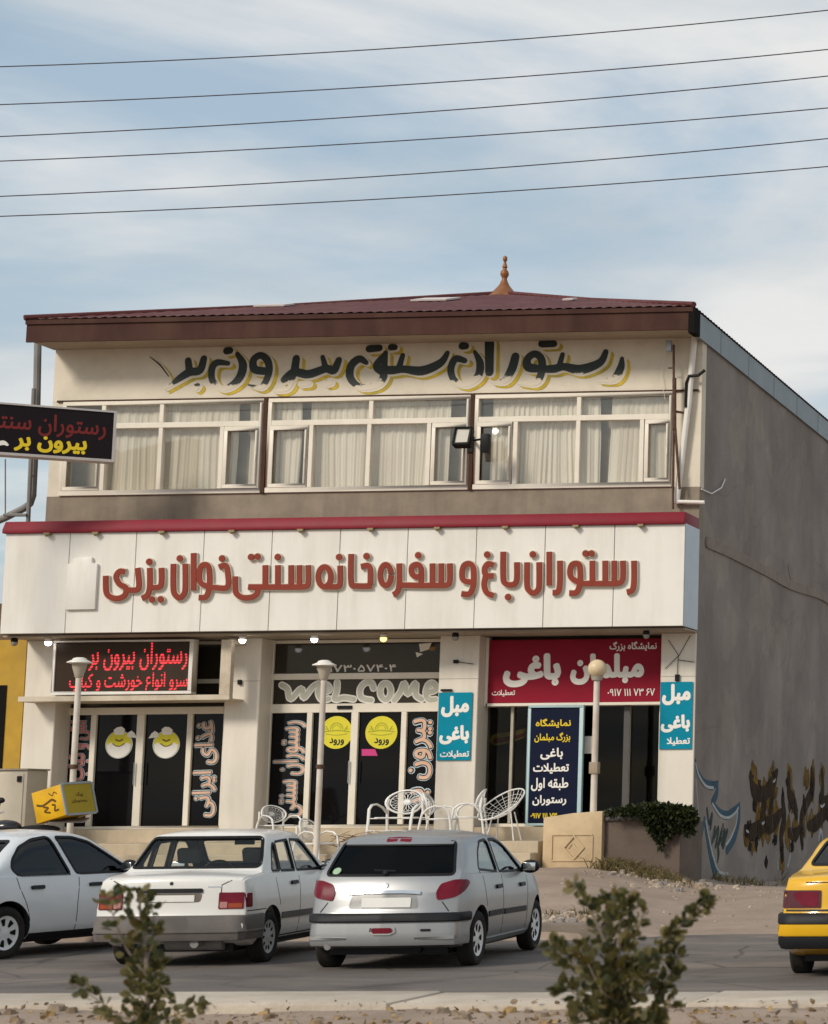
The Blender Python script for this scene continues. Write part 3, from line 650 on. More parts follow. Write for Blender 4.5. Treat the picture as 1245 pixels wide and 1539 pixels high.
# ================================================================== PAINTED LETTERING of the upper band (worn, black with a yellow edge)
TOPS = {}
def zpx(ox, oy, k): return lambda pts: [(ox+x*k, oy+y*k) for x, y in pts]
A4, A3 = zpx(580, 500, .3052), zpx(220, 500, .3052)
top_strokes = [
 (A4, [(1165, 128), (1158, 175), (1125, 225), (1050, 240)], [22, 40, 38, 8]),
 (A4, [(1085, 95), (1055, 148), (960, 182), (880, 168), (830, 178), (770, 180)], [30, 42, 52, 40, 44, 36]),
 (A4, [(872, 108), (856, 165)], [26, 30]), (A4, [(768, 178), (705, 170), (700, 130), (735, 105), (768, 130), (770, 190), (740, 245), (655, 250)], [40, 48, 40, 38, 40, 40, 34, 8]),
 (A4, [(770, 55), (830, 55)], [40, 36]),
 (A4, [(640, 118), (622, 180), (585, 235), (525, 245)], [44, 46, 34, 8]), (A4, [(512, 48), (512, 195)], [50, 44]),
 (A4, [(440, 95), (466, 150), (455, 215), (395, 255), (340, 235), (322, 180), (345, 130), (390, 138)], [20, 40, 40, 30, 34, 38, 38, 30]), (A4, [(378, 66), (396, 66)], [40, 36]),
 (A4, [(305, 100), (270, 150), (180, 188), (90, 180), (20, 185), (-15, 170)], [26, 42, 50, 40, 46, 30]), (A4, [(85, 112), (68, 170)], [26, 34]), (A4, [(0, 100), (-5, 165)], [26, 34]), (A4, [(28, 72), (46, 72)], [36, 32]),
 (A3, [(1175, 110), (1135, 165), (1172, 205), (1140, 255), (1060, 268), (1008, 225), (1010, 165), (1050, 130), (1085, 148)], [30, 40, 42, 34, 32, 40, 42, 40, 26]), (A3, [(1100, 80), (1150, 76)], [40, 36]),
 (A3, [(950, 135), (925, 185), (885, 178), (800, 205), (730, 195), (680, 232)], [34, 44, 42, 46, 44, 36]), (A3, [(870, 120), (885, 175)], [24, 34]), (A3, [(740, 128), (732, 190)], [40, 44]), (A3, [(732, 190), (700, 275), (630, 290)], [36, 20, 6]),
 (A3, [(760, 252), (800, 248)], [30, 30]), (A3, [(888, 248), (908, 244)], [34, 32]),
 (A3, [(590, 190), (535, 180), (530, 135), (565, 112), (600, 140), (605, 200), (570, 265), (505, 258)], [40, 44, 38, 36, 40, 36, 30, 8]),
 (A3, [(450, 105), (478, 160), (455, 230), (385, 275), (330, 240), (325, 180), (350, 148), (405, 152)], [24, 44, 42, 28, 34, 36, 36, 24]), (A3, [(398, 90), (414, 88)], [40, 36]),
 (A3, [(285, 128), (265, 185), (215, 195), (165, 225), (95, 278)], [36, 42, 44, 36, 6]), (A3, [(208, 138), (214, 185)], [36, 40]), (A3, [(244, 270), (254, 262)], [34, 30]),
 (A3, [(20, 120), (70, 160), (112, 215)], [4, 8, 5])]
SG = FP(35.985)
worn = bpy.data.materials.new('worn_black_paint'); worn.use_nodes = True; t = worn.node_tree; n = t.nodes; b = n['Principled BSDF']; b.inputs['Roughness'].default_value = .55
co = n.new('ShaderNodeTexCoord'); sp = n.new('ShaderNodeSeparateXYZ'); t.links.new(co.outputs['Object'], sp.inputs[0])
ad = n.new('ShaderNodeMath'); ad.operation = 'MULTIPLY_ADD'; ad.inputs[1].default_value = .55
t.links.new(tnoise(t, 2.6, 6, .62, co.outputs['Object']), ad.inputs[0]); t.links.new(sp.outputs[2], ad.inputs[2])
fl_ = tramp(t, ad.outputs[0], (0, (.66, .58, .46)), (1, (.006, .014, .010)))
rr_ = [q for q in n if q.type == 'VALTORGB'][-1]
mr = n.new('ShaderNodeMapRange'); mr.inputs[1].default_value = 9.70; mr.inputs[2].default_value = 9.73; t.links.new(ad.outputs[0], mr.inputs[0]); t.links.new(mr.outputs[0], rr_.inputs[0])
t.links.new(fl_, b.inputs['Base Color'])
mb, my = MB(), MB()
for i, (fn, pts, ws) in enumerate(top_strokes):
    q = [SG.px(*p) for p in fn(pts)]; wm = [w_*.3052/86*.98 for w_ in ws]
    my.ribbon(SG, [(u+.088, v-.062) for u, v in q], [w_+.03 for w_ in wm], .0, .004+.0006*(i % 4), smooth=True)
    mb.ribbon(SG, [(u+.036, v-.026) for u, v in q], [w_+.025 for w_ in wm], .0, .009+.0005*(i % 4), mi=1)
    mb.ribbon(SG, q, wm, .0, .013+.0006*(i % 4))
my.build('lettering_edge', mat('faded_yellow_paint', (.56, .40, .03), .6, var=.3, vscale=5, dirt=(.10, .16, .05), dirt_amt=.8), bd)
mb.build('painted_lettering', [worn, plaster_front], bd)

# ================================================================== FASCIA SIGN
fs = thing('fascia_sign', 'long cream panelled shop sign with raised red Persian lettering and red top trim', 'sign')
X0, X1 = -22.60, -10.385; zb, zm, zc = 4.84, 6.62, 6.84
seams = [FA.px(x, 870)[0] for x in (102, 202, 304, 406.5, 509, 611, 714.5, 818, 922.5)]
m = MB(); ed = [X0+.005]+seams+[X1-.005]
for a, c in zip(ed, ed[1:]): m.box(a+.006, c-.006, 35.10+random.uniform(-.002, .002), 35.14, zb+.004, zm)
m.build('panel', cream_panel, fs, bevel=.004, segs=1)
m = MB(); m.box(X0, X1-.03, 35.125, 35.96, zb, zm); m.build('box_frame', mat('sign_frame', (.16, .14, .12), .7, var=.1), fs)
m = MB(); m.box(X1-.03, X1, 35.12, 35.965, zb-.002, zm+.02); m.build('return_panel', mat('sky_lit_metal', (.44, .49, .53), .4, .3, var=.06), fs, bevel=.004, segs=1)  # pale blue of sky light on this side is put into the colour
TP = Pl((0, 0, 0), (1, 0, 0), (0, 0, 1)); m = MB()
pf = [(35.04, zm+.003), (35.04, zm+.07), (35.12, zc), (35.96, zc), (35.96, zm+.003)]
m.add([(x, y, z) for x in (X0-.03, X1-.01) for y, z in pf], [(4, 3, 2, 1, 0), (5, 6, 7, 8, 9)]+[(i, (i+1) % 5, 5+(i+1) % 5, 5+i) for i in range(5)])
m.build('top_trim', red_trim, fs, bevel=.008)
m = MB()
for px in (75, 148, 247, 352, 455, 560, 660, 762, 868, 965):
    u = FA.px(px, 793)[0]; m.box(u-.05, u+.05, 35.0, 35.09, zm-.035, zm+.0); m.ball((u, 35.02, zm-.04), .035, 8)
m.build('trim_clip', mat('clip_brass', (.28, .22, .12), .5, .3, var=.1), fs)
B1, B2 = zpx(140, 800, .33735), zpx(560, 800, .33735)
def loop(cx_, cy_, rx_, ry_, a0=0, a1=360, n_=14): return [(cx_+rx_*math.cos(math.radians(a0+(a1-a0)*k/n_)), cy_+ry_*math.sin(math.radians(a0+(a1-a0)*k/n_))) for k in range(n_+1)]
L2 = [[(1170, 128), (1170, 215), (1163, 258), (1138, 268)],
 [(1120, 128), (1120, 205), (1100, 228), (1040, 230), (960, 230), (930, 230)], [(1082, 128), (1082, 222)], [(1042, 128), (1042, 222)], [(985, 128), (985, 222)],
 [(930, 228), (893, 205), (885, 175), (895, 145), (922, 142), (930, 165), (930, 225), (915, 268), (882, 272)],
 [(840, 128), (840, 225), (832, 265), (808, 270)], [(793, 88), (793, 238)],
 [(694, 135), (694, 235), (705, 262), (722, 272), (740, 262), (748, 235), (748, 135)],
 [(588, 88), (588, 205), (600, 230), (620, 236), (640, 230), (649, 205), (649, 135)],
 [(545, 148), (520, 142), (505, 165), (512, 192), (545, 196)], [(510, 195), (503, 235), (515, 270), (545, 284)],
 [(455, 225), (412, 215), (405, 180), (415, 148), (440, 142), (455, 165), (455, 235), (438, 275), (402, 275)],
 [(350, 140), (350, 215), (335, 236), (270, 238), (200, 238), (135, 236)], [(312, 140), (312, 232)], [(273, 140), (273, 232)],
 [(222, 232), (222, 165), (205, 145), (182, 155), (182, 185), (200, 200), (220, 195)], [(125, 140), (125, 235), (115, 268), (98, 280)], loop(65, 192, 24, 46, 0, 352)]
L1 = [[(1200, 155), (1232, 150), (1242, 175), (1242, 232)], [(1248, 240), (1180, 240), (1156, 225), (1156, 98)],
 [(1107, 150), (1107, 225), (1095, 243), (1045, 243)], loop(1038, 200, 28, 44, 70, 425),
 [(965, 148), (965, 225), (950, 243), (880, 245), (780, 245), (700, 245)], [(926, 148), (926, 238)], [(889, 148), (889, 238)], [(830, 148), (830, 238)], [(774, 148), (774, 238)],
 [(698, 244), (735, 250), (738, 272), (715, 290), (672, 292), (645, 272), (640, 240), (640, 198)],
 [(568, 158), (595, 148), (606, 175), (606, 245), (545, 247), (512, 245)], [(522, 245), (485, 225), (480, 180), (492, 150), (515, 148), (525, 175), (525, 245), (510, 288), (478, 292)],
 [(455, 94), (455, 260)], [(365, 142), (365, 255), (378, 285), (392, 293), (408, 282), (418, 252), (418, 142)],
 [(312, 160), (312, 225), (300, 246), (262, 247)], [(260, 160), (260, 240), (250, 280), (225, 296)],
 [(205, 160), (212, 235), (200, 258), (160, 258)], [(150, 178), (125, 176), (110, 200), (125, 232), (152, 248), (150, 280), (120, 296), (85, 290), (66, 265), (64, 195)]]
D2 = [(955, 96), (981, 96), (720, 100), (610, 290), (517, 101), (210, 104)]
D1 = [(1225, 108), (1103, 112), (830, 112), (711, 112), (740, 110), (582, 118), (394, 118), (270, 300), (308, 300), (258, 133)]
mf, ms_ = MB(), MB(); letter_w = 25*.33735/88.3
FA2 = FP(35.098)
i = 0
for fn, Ls, Ds in ((B2, L2, D2), (B1, L1, D1)):
    for s in Ls:
        q = [FA2.px(*p) for p in fn(s)]; mf.ribbon(FA2, q, letter_w, .045, .060+.0007*(i % 5), steps=5, cap=False)
        ms_.ribbon(FA2, q, letter_w+.028, -.002, .044+.0007*(i % 5), steps=5, cap=False); i += 1
    for p in Ds:
        c = FA2.px(*fn([p])[0]); r_ = 15*.33735/88.3
        mf.prism(FA2, circle(c, r_, 14), .045, .0645); ms_.prism(FA2, circle(c, r_+.014, 14), -.002, .0485)
mf.build('lettering', mat('brick_red_letters', (.235, .028, .010), .45, var=.1, vscale=2, dirt=(.2, .05, .03), dirt_amt=.3), fs)
ms_.build('lettering_backing', mat('letter_backing', (.62, .55, .44), .5, var=.06), fs)
pts = [FA2.px(x, y) for x, y in ((100, 917), (105, 848), (112, 848), (113, 840), (141, 838), (141, 846), (149, 848), (145, 916))]
m = MB(); m.prism(FA2, pts, -.002, .06); m.build('logo_plate', cream_panel, fs, bevel=.008)

# ================================================================== SMALLER SIGNS
# LED board in its steel frame
led = thing('led_sign', 'red LED message board in a pale steel frame over the left shop door', 'sign')
LD = FP(35.62); a = LD.rect(80, 962, 290, 1044)
m = MB(); th = .055
m.slab(LD, a[0], a[1], a[2], a[1]+th, -.16, .02); m.slab(LD, a[0], a[3]-th*.7, a[2], a[3], -.16, .02); m.slab(LD, a[0], a[1]+th, a[0]+th*.7, a[3]-th*.7, -.16, .02); m.slab(LD, a[2]-th*1.3, a[1]+th, a[2], a[3]-th*.7, -.16, .02)
m.build('frame', white_metal, led, bevel=.006, segs=1)
m = MB(); m.slab(LD, a[0]+.02, a[1]+.02, a[2]-.02, a[3]-.02, -.14, -.006); m.build('screen', mat('led_screen', (.050, .032, .022), .45, var=.1, spec=.1), led)
led_m = bpy.data.materials.new('red_led'); led_m.use_nodes = True; t = led_m.node_tree; n = t.nodes; b = n['Principled BSDF']
co = n.new('ShaderNodeTexCoord'); wv = n.new('ShaderNodeTexWave'); wv.bands_direction = 'Z'; wv.inputs['Scale'].default_value = 6.2
t.links.new(co.outputs['Object'], wv.inputs['Vector'])
b.inputs['Base Color'].default_value = (.2, .01, .01, 1); b.inputs['Emission Color'].default_value = (1, .03, .045, 1)
mr = n.new('ShaderNodeMapRange'); mr.inputs[1].default_value = .25; mr.inputs[2].default_value = .7; mr.inputs[3].default_value = .12; mr.inputs[4].default_value = 1.15
t.links.new(wv.outputs[1], mr.inputs[0]); t.links.new(mr.outputs[0], b.inputs['Emission Strength'])
LD2 = FP(35.627); m = MB()
ptext(m, LD2, 'رستوران بیرون بر', 134, 966, 282, 1008, bold=.018, d=.0)
ptext(m, LD2, 'سرو انواع خورشت و کباب', 104, 1011, 282, 1044, bold=.018, d=.0)
m.build('lettering', led_m, led)
m = MB(); q = LD.rect(33, 1046, 350, 1054); m.box(q[0], q[2], 35.5, 35.62, q[1], q[3]); q2 = LD.rect(336, 962, 352, 1050); m.box(q2[0], q2[2], 35.5, 35.62, q[3], q2[3]); m.box(q2[0], q2[2], 35.62, 36.0, q2[3]-.07, q2[3]); m.box(q[0], q[0]+.06, 35.62, 36.0, q[1], q[3])
m.box(q[0]+.0, q[2], 35.62, 36.42, q[1]+.005, q[1]+.03)
m.build('bracket_frame', mat('rusty_cream_steel', (.62, .54, .42), .6, var=.1, dirt=(.2, .12, .07), dirt_amt=.6), led, bevel=.006, segs=1)
rebase(led, (-20.7, 35.6, a[1]))

def banner(name, label, px, Y, col, lines, thick=.012, mname=None, sub=None, wav=.0):
    pl = FP(Y); a = pl.rect(*px); r_ = thing(name, label, 'sign'); m = MB(); nx_, ny_ = 14, 8; vs = []; fs = []
    rr = random.Random(len(label))
    for d in (0, thick):
        for j in range(ny_+1):
            for i in range(nx_+1):
                u, v = a[0]+(a[2]-a[0])*i/nx_, a[1]+(a[3]-a[1])*j/ny_
                vs.append(pl.P(u, v, d+wav*.0))
    k = (nx_+1)*(ny_+1)
    for j in range(ny_):
        for i in range(nx_):
            q = j*(nx_+1)+i; fs.append((k+q, k+q+1, k+q+nx_+2, k+q+nx_+1)); fs.append((q+nx_+1, q+nx_+2, q+1, q))
    m.add(vs, fs); m.slab(pl, a[0], a[1], a[2], a[3], .001, thick-.001); m.build('sheet', mat(mname, col, .5, var=.06, vscale=1.2, dirt=tuple(c*.7 for c in col), dirt_amt=.4, spec=.12), r_)
    byc = {}
    for (s, q, mt, bo) in lines: byc.setdefault(mt.name, (mt, MB()))[1]; ptext(byc[mt.name][1], pl, s, *q, bold=bo, d=thick, t=.002)
    for mt, mm in byc.values(): mm.build('lettering', mt, r_)
    rebase(r_, pl.P((a[0]+a[2])/2, a[1])); return r_, pl, a
rb, pl, a = banner('shop_banner', 'wide crimson banner with white Persian lettering above the right shopfront', (735, 961, 994.5, 1056), 36.30, (.27, .010, .028),
 [('مبلمان', (858, 982, 969, 1029), white_ink, .06), ('باغی', (757, 982, 844, 1033), white_ink, .06), ('نمایشگاه بزرگ', (917, 964, 988, 979), white_ink, .03), ('تعطیلات', (740, 1037, 775, 1047), white_ink, .02), ('۰۹۱۷ ۱۱۱ ۷۳ ۶۷', (914, 1035, 985, 1046), white_ink, .015)], mname='crimson_sheet')
m = MB(); m.slab(pl, a[0]-.03, a[1]-.05, a[2]+.02, a[1]-.002, -.12, .02); m.slab(pl, a[0]-.06, a[1]-.05, a[0]-.005, a[3]+.05, -.12, .02); f = m.build('frame', alu_white, rb); f.location = -rb.location
teal = (.0, .235, .345)
banner('wall_sign', 'teal sign with white Persian lettering on the pillar beside the glass door', (658.5, 1041, 709, 1143), 35.985, teal,
 [('مبل', (664, 1046, 706, 1078), white_ink, .055), ('باغی', (661, 1090, 706, 1119), white_ink, .055), ('تعطیلات', (662, 1128, 706, 1140), white_ink, .03)], mname='teal_sheet')
banner('wall_sign', 'teal sign with white Persian lettering on the corner pillar by the grey side wall', (992.5, 1025, 1041, 1126), 35.985, teal,
 [('مبل', (996, 1028, 1039, 1060), white_ink, .055), ('باغی', (994, 1074, 1038, 1101), white_ink, .055), ('تعطیلا', (1003, 1108, 1038, 1121), white_ink, .03)], mname='teal_sheet')
st, pl, a = banner('standing_sign', 'navy display sign with yellow and white Persian lines in the right shop doorway', (797, 1064, 870, 1236), 36.25, (.004, .008, .030),
 [('نمایشگاه', (806, 1080, 859, 1094), yellow_ink, .03), ('بزرگ مبلمان', (804, 1101, 858, 1116), yellow_ink, .03), ('باغی', (813, 1124, 847, 1142), white_ink, .03), ('تعطیلات', (802, 1147, 856, 1163), white_ink, .03),
  ('طبقه اول', (799, 1169, 855, 1189), white_ink, .03), ('رستوران', (801, 1195, 852, 1211), white_ink, .03), ('۰۹۱۷ ۱۱۱ ۷۳', (798, 1222, 838, 1230), yellow_ink, .04)], mname='navy_sheet')
m = MB(); m.slab(pl, a[0]-.05, a[3], a[2]+.07, a[3]+.05, -.05, .03); m.slab(pl, a[2], a[1]-.02, a[2]+.07, a[3], -.05, .03); m.slab(pl, a[0]-.05, a[1]-.02, a[0], a[3], -.05, .03); m.slab(pl, a[0]-.05, a[1]-.06, a[2]+.07, a[1]-.02, -.05, .03)
f = m.build('frame', mat('pale_cyan_frame', (.42, .56, .58), .4, var=.06), st, bevel=.006, segs=1); f.location = -st.location

# projecting light-box sign at the left
pr = thing('projecting_sign', 'black light box sign with red and yellow Persian lettering jutting out on the left', 'sign')
E = at(174, 656, Y=34.6); ang = math.radians(-32); ux_ = Vector((math.cos(ang)*1, -math.sin(ang), 0)); Q = Pl(E, ux_, (0, 0, 1))
v0, v1 = Q.px(174, 695)[1], Q.px(174, 618)[1]; uL = Q.px(-75, 640)[0]
m = MB(); fr = .045
m.slab(Q, uL, v0, 0, v0+fr, -.26, .02); m.slab(Q, uL, v1-fr*.7, 0, v1, -.26, .02); m.slab(Q, -fr, v0+fr, 0, v1-fr*.7, -.26, .02); m.slab(Q, uL, v0+fr, uL+fr, v1-fr*.7, -.26, .02)
m.build('frame', mat('silver_frame', (.52, .47, .44), .4, .5, var=.08), pr)
m = MB(); m.slab(Q, uL+.02, v0+.02, -.02, v1-.02, -.24, 0); m.build('face', mat('black_sign_face', (.012, .008, .010), .4, var=.2, vscale=1.5, spec=.12), pr)
m = MB(); ptext(m, Q, 'رستوران سنتی', -24, 622, 160, 656, bold=.02, d=.0); m.build('lettering', mat('dull_red_letters', (.17, .014, .012), .5, var=.2), pr)
m = MB(); ptext(m, Q, 'بیرون بر', 21, 656, 131, 681, bold=.04, d=.0); m.build('lettering', yellow_ink, pr)
m = MB(); c = Q.px(4, 668); m.ribbon(Q, [(c[0]-.12, c[1]-.02), (c[0], c[1]+.03), (c[0]+.07, c[1])], [.05, .08, .04], 0, .004); m.build('emblem', white_ink, pr)
m = MB(); p = Q.P(uL-.4, v1-.2, -.12); m.tube([Vector((p.x, p.y, -.1)), Vector((p.x, p.y, p.z+.3))], .09, 10)
m.tube([p, Q.P(uL+.05, v1-.2, -.12)], .04, 8); m.tube([p-Vector((0, 0, .55)), Q.P(uL+.05, v1-.75, -.12)], .04, 8); m.build('pole', grey_pipe, pr, smooth=True)
rebase(pr, (p.x, p.y, 0))

# ---- door stickers and window lettering: parts of the glass doors they are stuck on
pink = mat('peach_vinyl', (.66, .43, .31), .5, var=.12, vscale=2); rose = mat('rose_vinyl', (.55, .20, .18), .5, var=.1); edge_v = mat('pale_blue_vinyl', (.52, .63, .68), .5, var=.05)
GP = FP(36.488)
def vtext(root, s, px, m1, bold=.02):
    for (mt, bo, d) in ((edge_v, bold+.06, .0), (dark_gap, bold+.03, .0045), (m1, bold, .009)):
        mm = MB(); a = GP.rect(*px); e = (bo-bold)*.30; text(mm, GP, s, a[0]-e, a[1]-e, a[2]+e, a[3]+e, bold=bo, d=d, t=.001, rot=90); mm.build('window_lettering', mt, root)
vtext(sf1, 'آش و کباب', (91, 1082, 137, 1173), rose)
vtext(sf1, 'غذای ایرانی', (291, 1083, 327, 1228), pink)
vtext(sf2, 'رستوران سنتی', (411, 1084, 459, 1228), pink)
vtext(sf2, 'بیرون بر', (615, 1080, 650, 1215), pink)
yel = mat('yellow_sticker', (.70, .62, .04), .5, var=.06); grn = mat('olive_ink', (.35, .36, .03), .5, var=.1); ink = mat('black_ink', (.02, .02, .02), .5, var=0)
for cx_ in (506, 573.5):
    c = GP.px(cx_, 1101); R_ = 24*.5/43.5
    R_ = abs(GP.px(cx_+24, 1101)[0]-GP.px(cx_-24, 1101)[0])/2; m = MB(); m.prism(GP, circle(c, R_), .0, .004); m.build('round_sticker', yel, sf2)
    m = MB(); k = R_/24
    m.ribbon(GP, [(c[0]+x*k, c[1]+y*k) for x, y in loop(0, 5, 9, 9, 0, 180, 10)], .018, .004, .0055); m.ribbon(GP, [(c[0]+x*k, c[1]+y*k) for x, y in loop(0, 5, 6, 6, 0, 180, 10)], .012, .004, .0055)
    m.ribbon(GP, [(c[0]-19*k, c[1]+1*k), (c[0], c[1]+3*k), (c[0]+19*k, c[1]+1*k)], .02, .004, .0058); m.ribbon(GP, [(c[0]-16*k, c[1]-2*k), (c[0], c[1]-4*k), (c[0]+16*k, c[1]-2*k)], .014, .004, .0055)
    for s_ in (-1, 1): m.ribbon(GP, [(c[0]+s_*12*k, c[1]+3*k), (c[0]+s_*16*k, c[1]+9*k)], .02, .004, .0052); m.ribbon(GP, [(c[0]+s_*13*k, c[1]+5*k), (c[0]+s_*18*k, c[1]+5*k)], .014, .004, .005)
    m.build('sticker_drawing', grn, sf2)
    m = MB(); text(m, GP, 'ورود', c[0]-10*k, c[1]-19*k, c[0]+12*k, c[1]-8*k, bold=.03, d=.004); m.build('sticker_lettering', ink, sf2)
m = MB(); p = [GP.px(*q) for q in ((544, 1126), (564, 1126), (568, 1136), (544, 1136))]; m.prism(GP, p, 0, .004); m.build('pink_sticker', mat('magenta_sticker', (.6, .05, .22), .5, var=.1), sf2)
# round food stickers with a white cook's hat and bib
for cx_, s_ in ((179, 1), (250, -1)):
    c = GP.px(cx_, 1119); k = abs(GP.px(cx_+20, 1119)[0]-GP.px(cx_-20, 1119)[0])/40
    Z = lambda pts: [(c[0]+s_*x*k, c[1]+y*k) for x, y in pts]
    m = MB(); m.prism(GP, circle(c, 20.5*k), 0, .003); m.build('round_sticker', mat('pale_grey_vinyl', (.55, .56, .50), .5, var=.1), sf1)
    m = MB(); m.prism(GP, circle((c[0]-s_*.5*k, c[1]+1*k), 18.5*k), .003, .005); m.build('sticker_face', yel, sf1)
    m = MB(); m.prism(GP, Z([(-18, -1), (-12, 3), (-4, -1), (0, -3), (6, -1), (13, 3), (18, -1), (16, -10), (9, -17), (0, -20), (-9, -17), (-16, -10)]), .005, .008)
    m.prism(GP, Z([(-7, 14), (-9, 21), (-4, 25), (3, 26), (8, 22), (6, 14)]), .005, .0085); m.prism(GP, Z([(11, 11), (13, 17), (18, 20), (23, 16), (27, 9)]), .005, .0085)
    m.build('sticker_drawing', white_ink, sf1)
    m = MB(); m.ribbon(GP, Z([(-9, 1), (-4, -2), (2, -2.5), (8, 1)]), .02, .0085, .0095); m.ribbon(GP, Z([(-5, 7), (0, 5), (5, 7)]), .03, .005, .0075); m.build('sticker_lines', mat('olive_brown_ink', (.18, .13, .02), .5, var=0), sf1)
# WELCOME and the telephone number
C6 = zpx(390, 990, .26506)
WL = [[(128, 150), (160, 172), (178, 228), (238, 170), (252, 222), (300, 165), (335, 142)], [(335, 195), (395, 180), (385, 150), (350, 155), (335, 195), (355, 232), (395, 228)],
 [(442, 135), (440, 180), (428, 230), (480, 222), (535, 230)], [(648, 168), (635, 138), (600, 138), (572, 175), (580, 222), (635, 236)], loop(716, 186, 30, 46, -90, 262),
 [(765, 236), (800, 190), (822, 140), (842, 200), (886, 140), (888, 205), (922, 230)], [(945, 195), (1002, 175), (985, 140), (958, 150), (945, 195), (960, 232), (1000, 232)]]
for wd, d, mt, nm in ((.135, .0, white_ink, 'welcome_lettering'), (.085, .004, mat('silver_vinyl', (.52, .51, .42), .35, .3, var=.15, vscale=6), 'welcome_fill')):
    m = MB()
    for i, s in enumerate(WL): m.ribbon(GP, [GP.px(*p) for p in C6(s)], wd, d, d+.003+.0004*(i % 3))
    m.build(nm, mt, sf2)
m = MB(); ptext(m, GP, '۰۹۱۷۳۰۵۷۴۰۴', 476, 999, 596, 1010, bold=.02, d=.003); m.build('phone_lettering', mat('grey_lettering', (.75, .72, .65), .5, var=.05), sf2)
m = MB()
for q in (((630, 968), (649, 966), (645, 976), (632, 980)), ((625, 980), (636, 983), (627, 988))): m.prism(GP, [GP.px(*p) for p in q], 0, .003)
m.build('torn_sticker', white_ink, sf2)
# limp yellow and red streamer inside the right shop
sp_ = tag(MB().build('streamer', yellow_ink), 'faded yellow and red cloth streamer hung inside the right shop window', 'streamer')
YP = FP(36.75); m = MB(); a = YP.px(746, 1112); c = YP.px(806, 1096)
m.ribbon(YP, [a, ((a[0]+c[0])/2, (a[1]+c[1])/2-.02), c], [.22, .18, .12], 0, .01); m.ribbon(YP, [(a[0], a[1]-.02), ((a[0]+c[0])/2, (a[1]+c[1])/2-.05), (c[0], c[1]-.02)], [.10, .07, .05], .01, .016, mi=1)
o = m.build('streamer', [mat('faded_yellow_cloth', (.5, .40, .05), .8, var=.3, vscale=8), mat('faded_red_cloth', (.3, .05, .04), .8, var=.3)])
bpy.data.objects.remove(sp_); tag(o, 'faded yellow and red cloth streamer hung inside the right shop window', 'streamer'); o.name = 'streamer'

# ---- floodlight on the upper wall
fd = thing('floodlight', 'black square floodlight on an arm between the middle and right upper windows', 'floodlight')
FLP = FP(35.25); a = FLP.rect(683, 641, 708, 671)
TL = Matrix.Rotation(math.radians(-20), 4, 'X'); cc = FLP.P((a[0]+a[2])/2, (a[1]+a[3])/2); hw, hh = (a[2]-a[0])/2, (a[3]-a[1])/2
Xf = lambda v: cc+TL.to_3x3()@v
m = MB(); m.box(-hw, hw, 0, .12, -hh, hh, X=Xf); m.box(-hw, hw, -.05, 0, -hh, -hh+.03, X=Xf); m.box(-hw, hw, -.05, 0, hh-.03, hh, X=Xf); m.box(-hw, -hw+.03, -.05, 0, -hh+.03, hh-.03, X=Xf); m.box(hw-.03, hw, -.05, 0, -hh+.03, hh-.03, X=Xf)
m.build('housing', black_plastic, fd, bevel=.008, segs=1)
m = MB(); m.box(-hw+.03, hw-.03, -.012, -.002, -hh+.05, hh-.03, X=Xf); m.build('lens', mat('lamp_lens', (.55, .52, .45), .15, var=.05), fd)
m = MB(); m.tube([cc+Vector((hw*.2, .1, -hh*.6)), at(709, 664, Y=35.5), at(711, 662, Y=35.95)], .03, 8); m.box(ux(706), ux(714), 35.90, 35.93, 8.1, 8.4); m.build('arm', black_plastic, fd)
m = MB(); q = FP(35.4).rect(723, 652, 736, 680); m.box(q[0], q[2], 35.36, 35.46, q[1], q[3]); m.tube([at(711, 662, Y=35.6), at(724, 660, Y=35.42)], .022, 6); m.build('floodlight_reflection', black_plastic, fd, bevel=.01)  # dark box put in as the floodlight's mirror image in the window
rebase(fd, at(711, 662, Y=35.95))
# glowing ball standing in for a bright reflection in the upper right window
bl = tag(MB().ball(at(745, 648, Y=36.12), .055, 12).build('window_glint', mat('glint_glow', (.9, .85, .75), .4, var=0, emit=(1, .93, .8), es=1.6), smooth=True), 'small glowing ball standing for a bright reflection in the right upper window', 'bulb')
# ---- spotlights under the fascia
def spot(px, py, lit, label):
    t_ = thing('spotlight', label, 'spotlight', group='spotlights under the fascia'); p = at(px, py, Y=35.45)
    p.z = min(p.z, 4.74); m = MB(); m.lathe([(.045, .055), (.06, .03), (.055, -.02)], (p.x, p.y, p.z), n=14); m.tube([(p.x, p.y, p.z+.05), (p.x, p.y, 4.80)], .012, 6); m.build('housing', black_plastic if lit is None else white_metal, t_, smooth=True)
    col = lit or (.5, .45, .38); mt = mat('spot_%d' % px, (.8, .8, .8), .4, var=0, emit=lit, es=7.0 if lit and lit[2] > .8 else 3.2) if lit else mat('unlit_lens', (.3, .28, .24), .3, var=0)
    m = MB(); m.ball((p.x, p.y, p.z-.03), .058, 14); m.build('bulb', mt, t_, smooth=True); rebase(t_, p); return t_
wh = (1, .97, .95)
for px, py, lit, lb in ((73, 957, wh, 'lit white spotlight at the top left corner of the LED board'), (365, 953, wh, 'lit white spotlight above the pillar right of the LED board'), (473, 952, wh, 'lit white spotlight above the telephone number over the glass door'),
 (577, 950, (1, .45, .10), 'warm orange lit spotlight under the fascia'), (22, 958, None, 'unlit spotlight beside the yellow wall at the far left'), (685, 951, None, 'unlit black spotlight above the teal sign by the glass door'), (972, 947, None, 'unlit spotlight above the right end of the crimson banner')):
    spot(px, py, lit, lb)

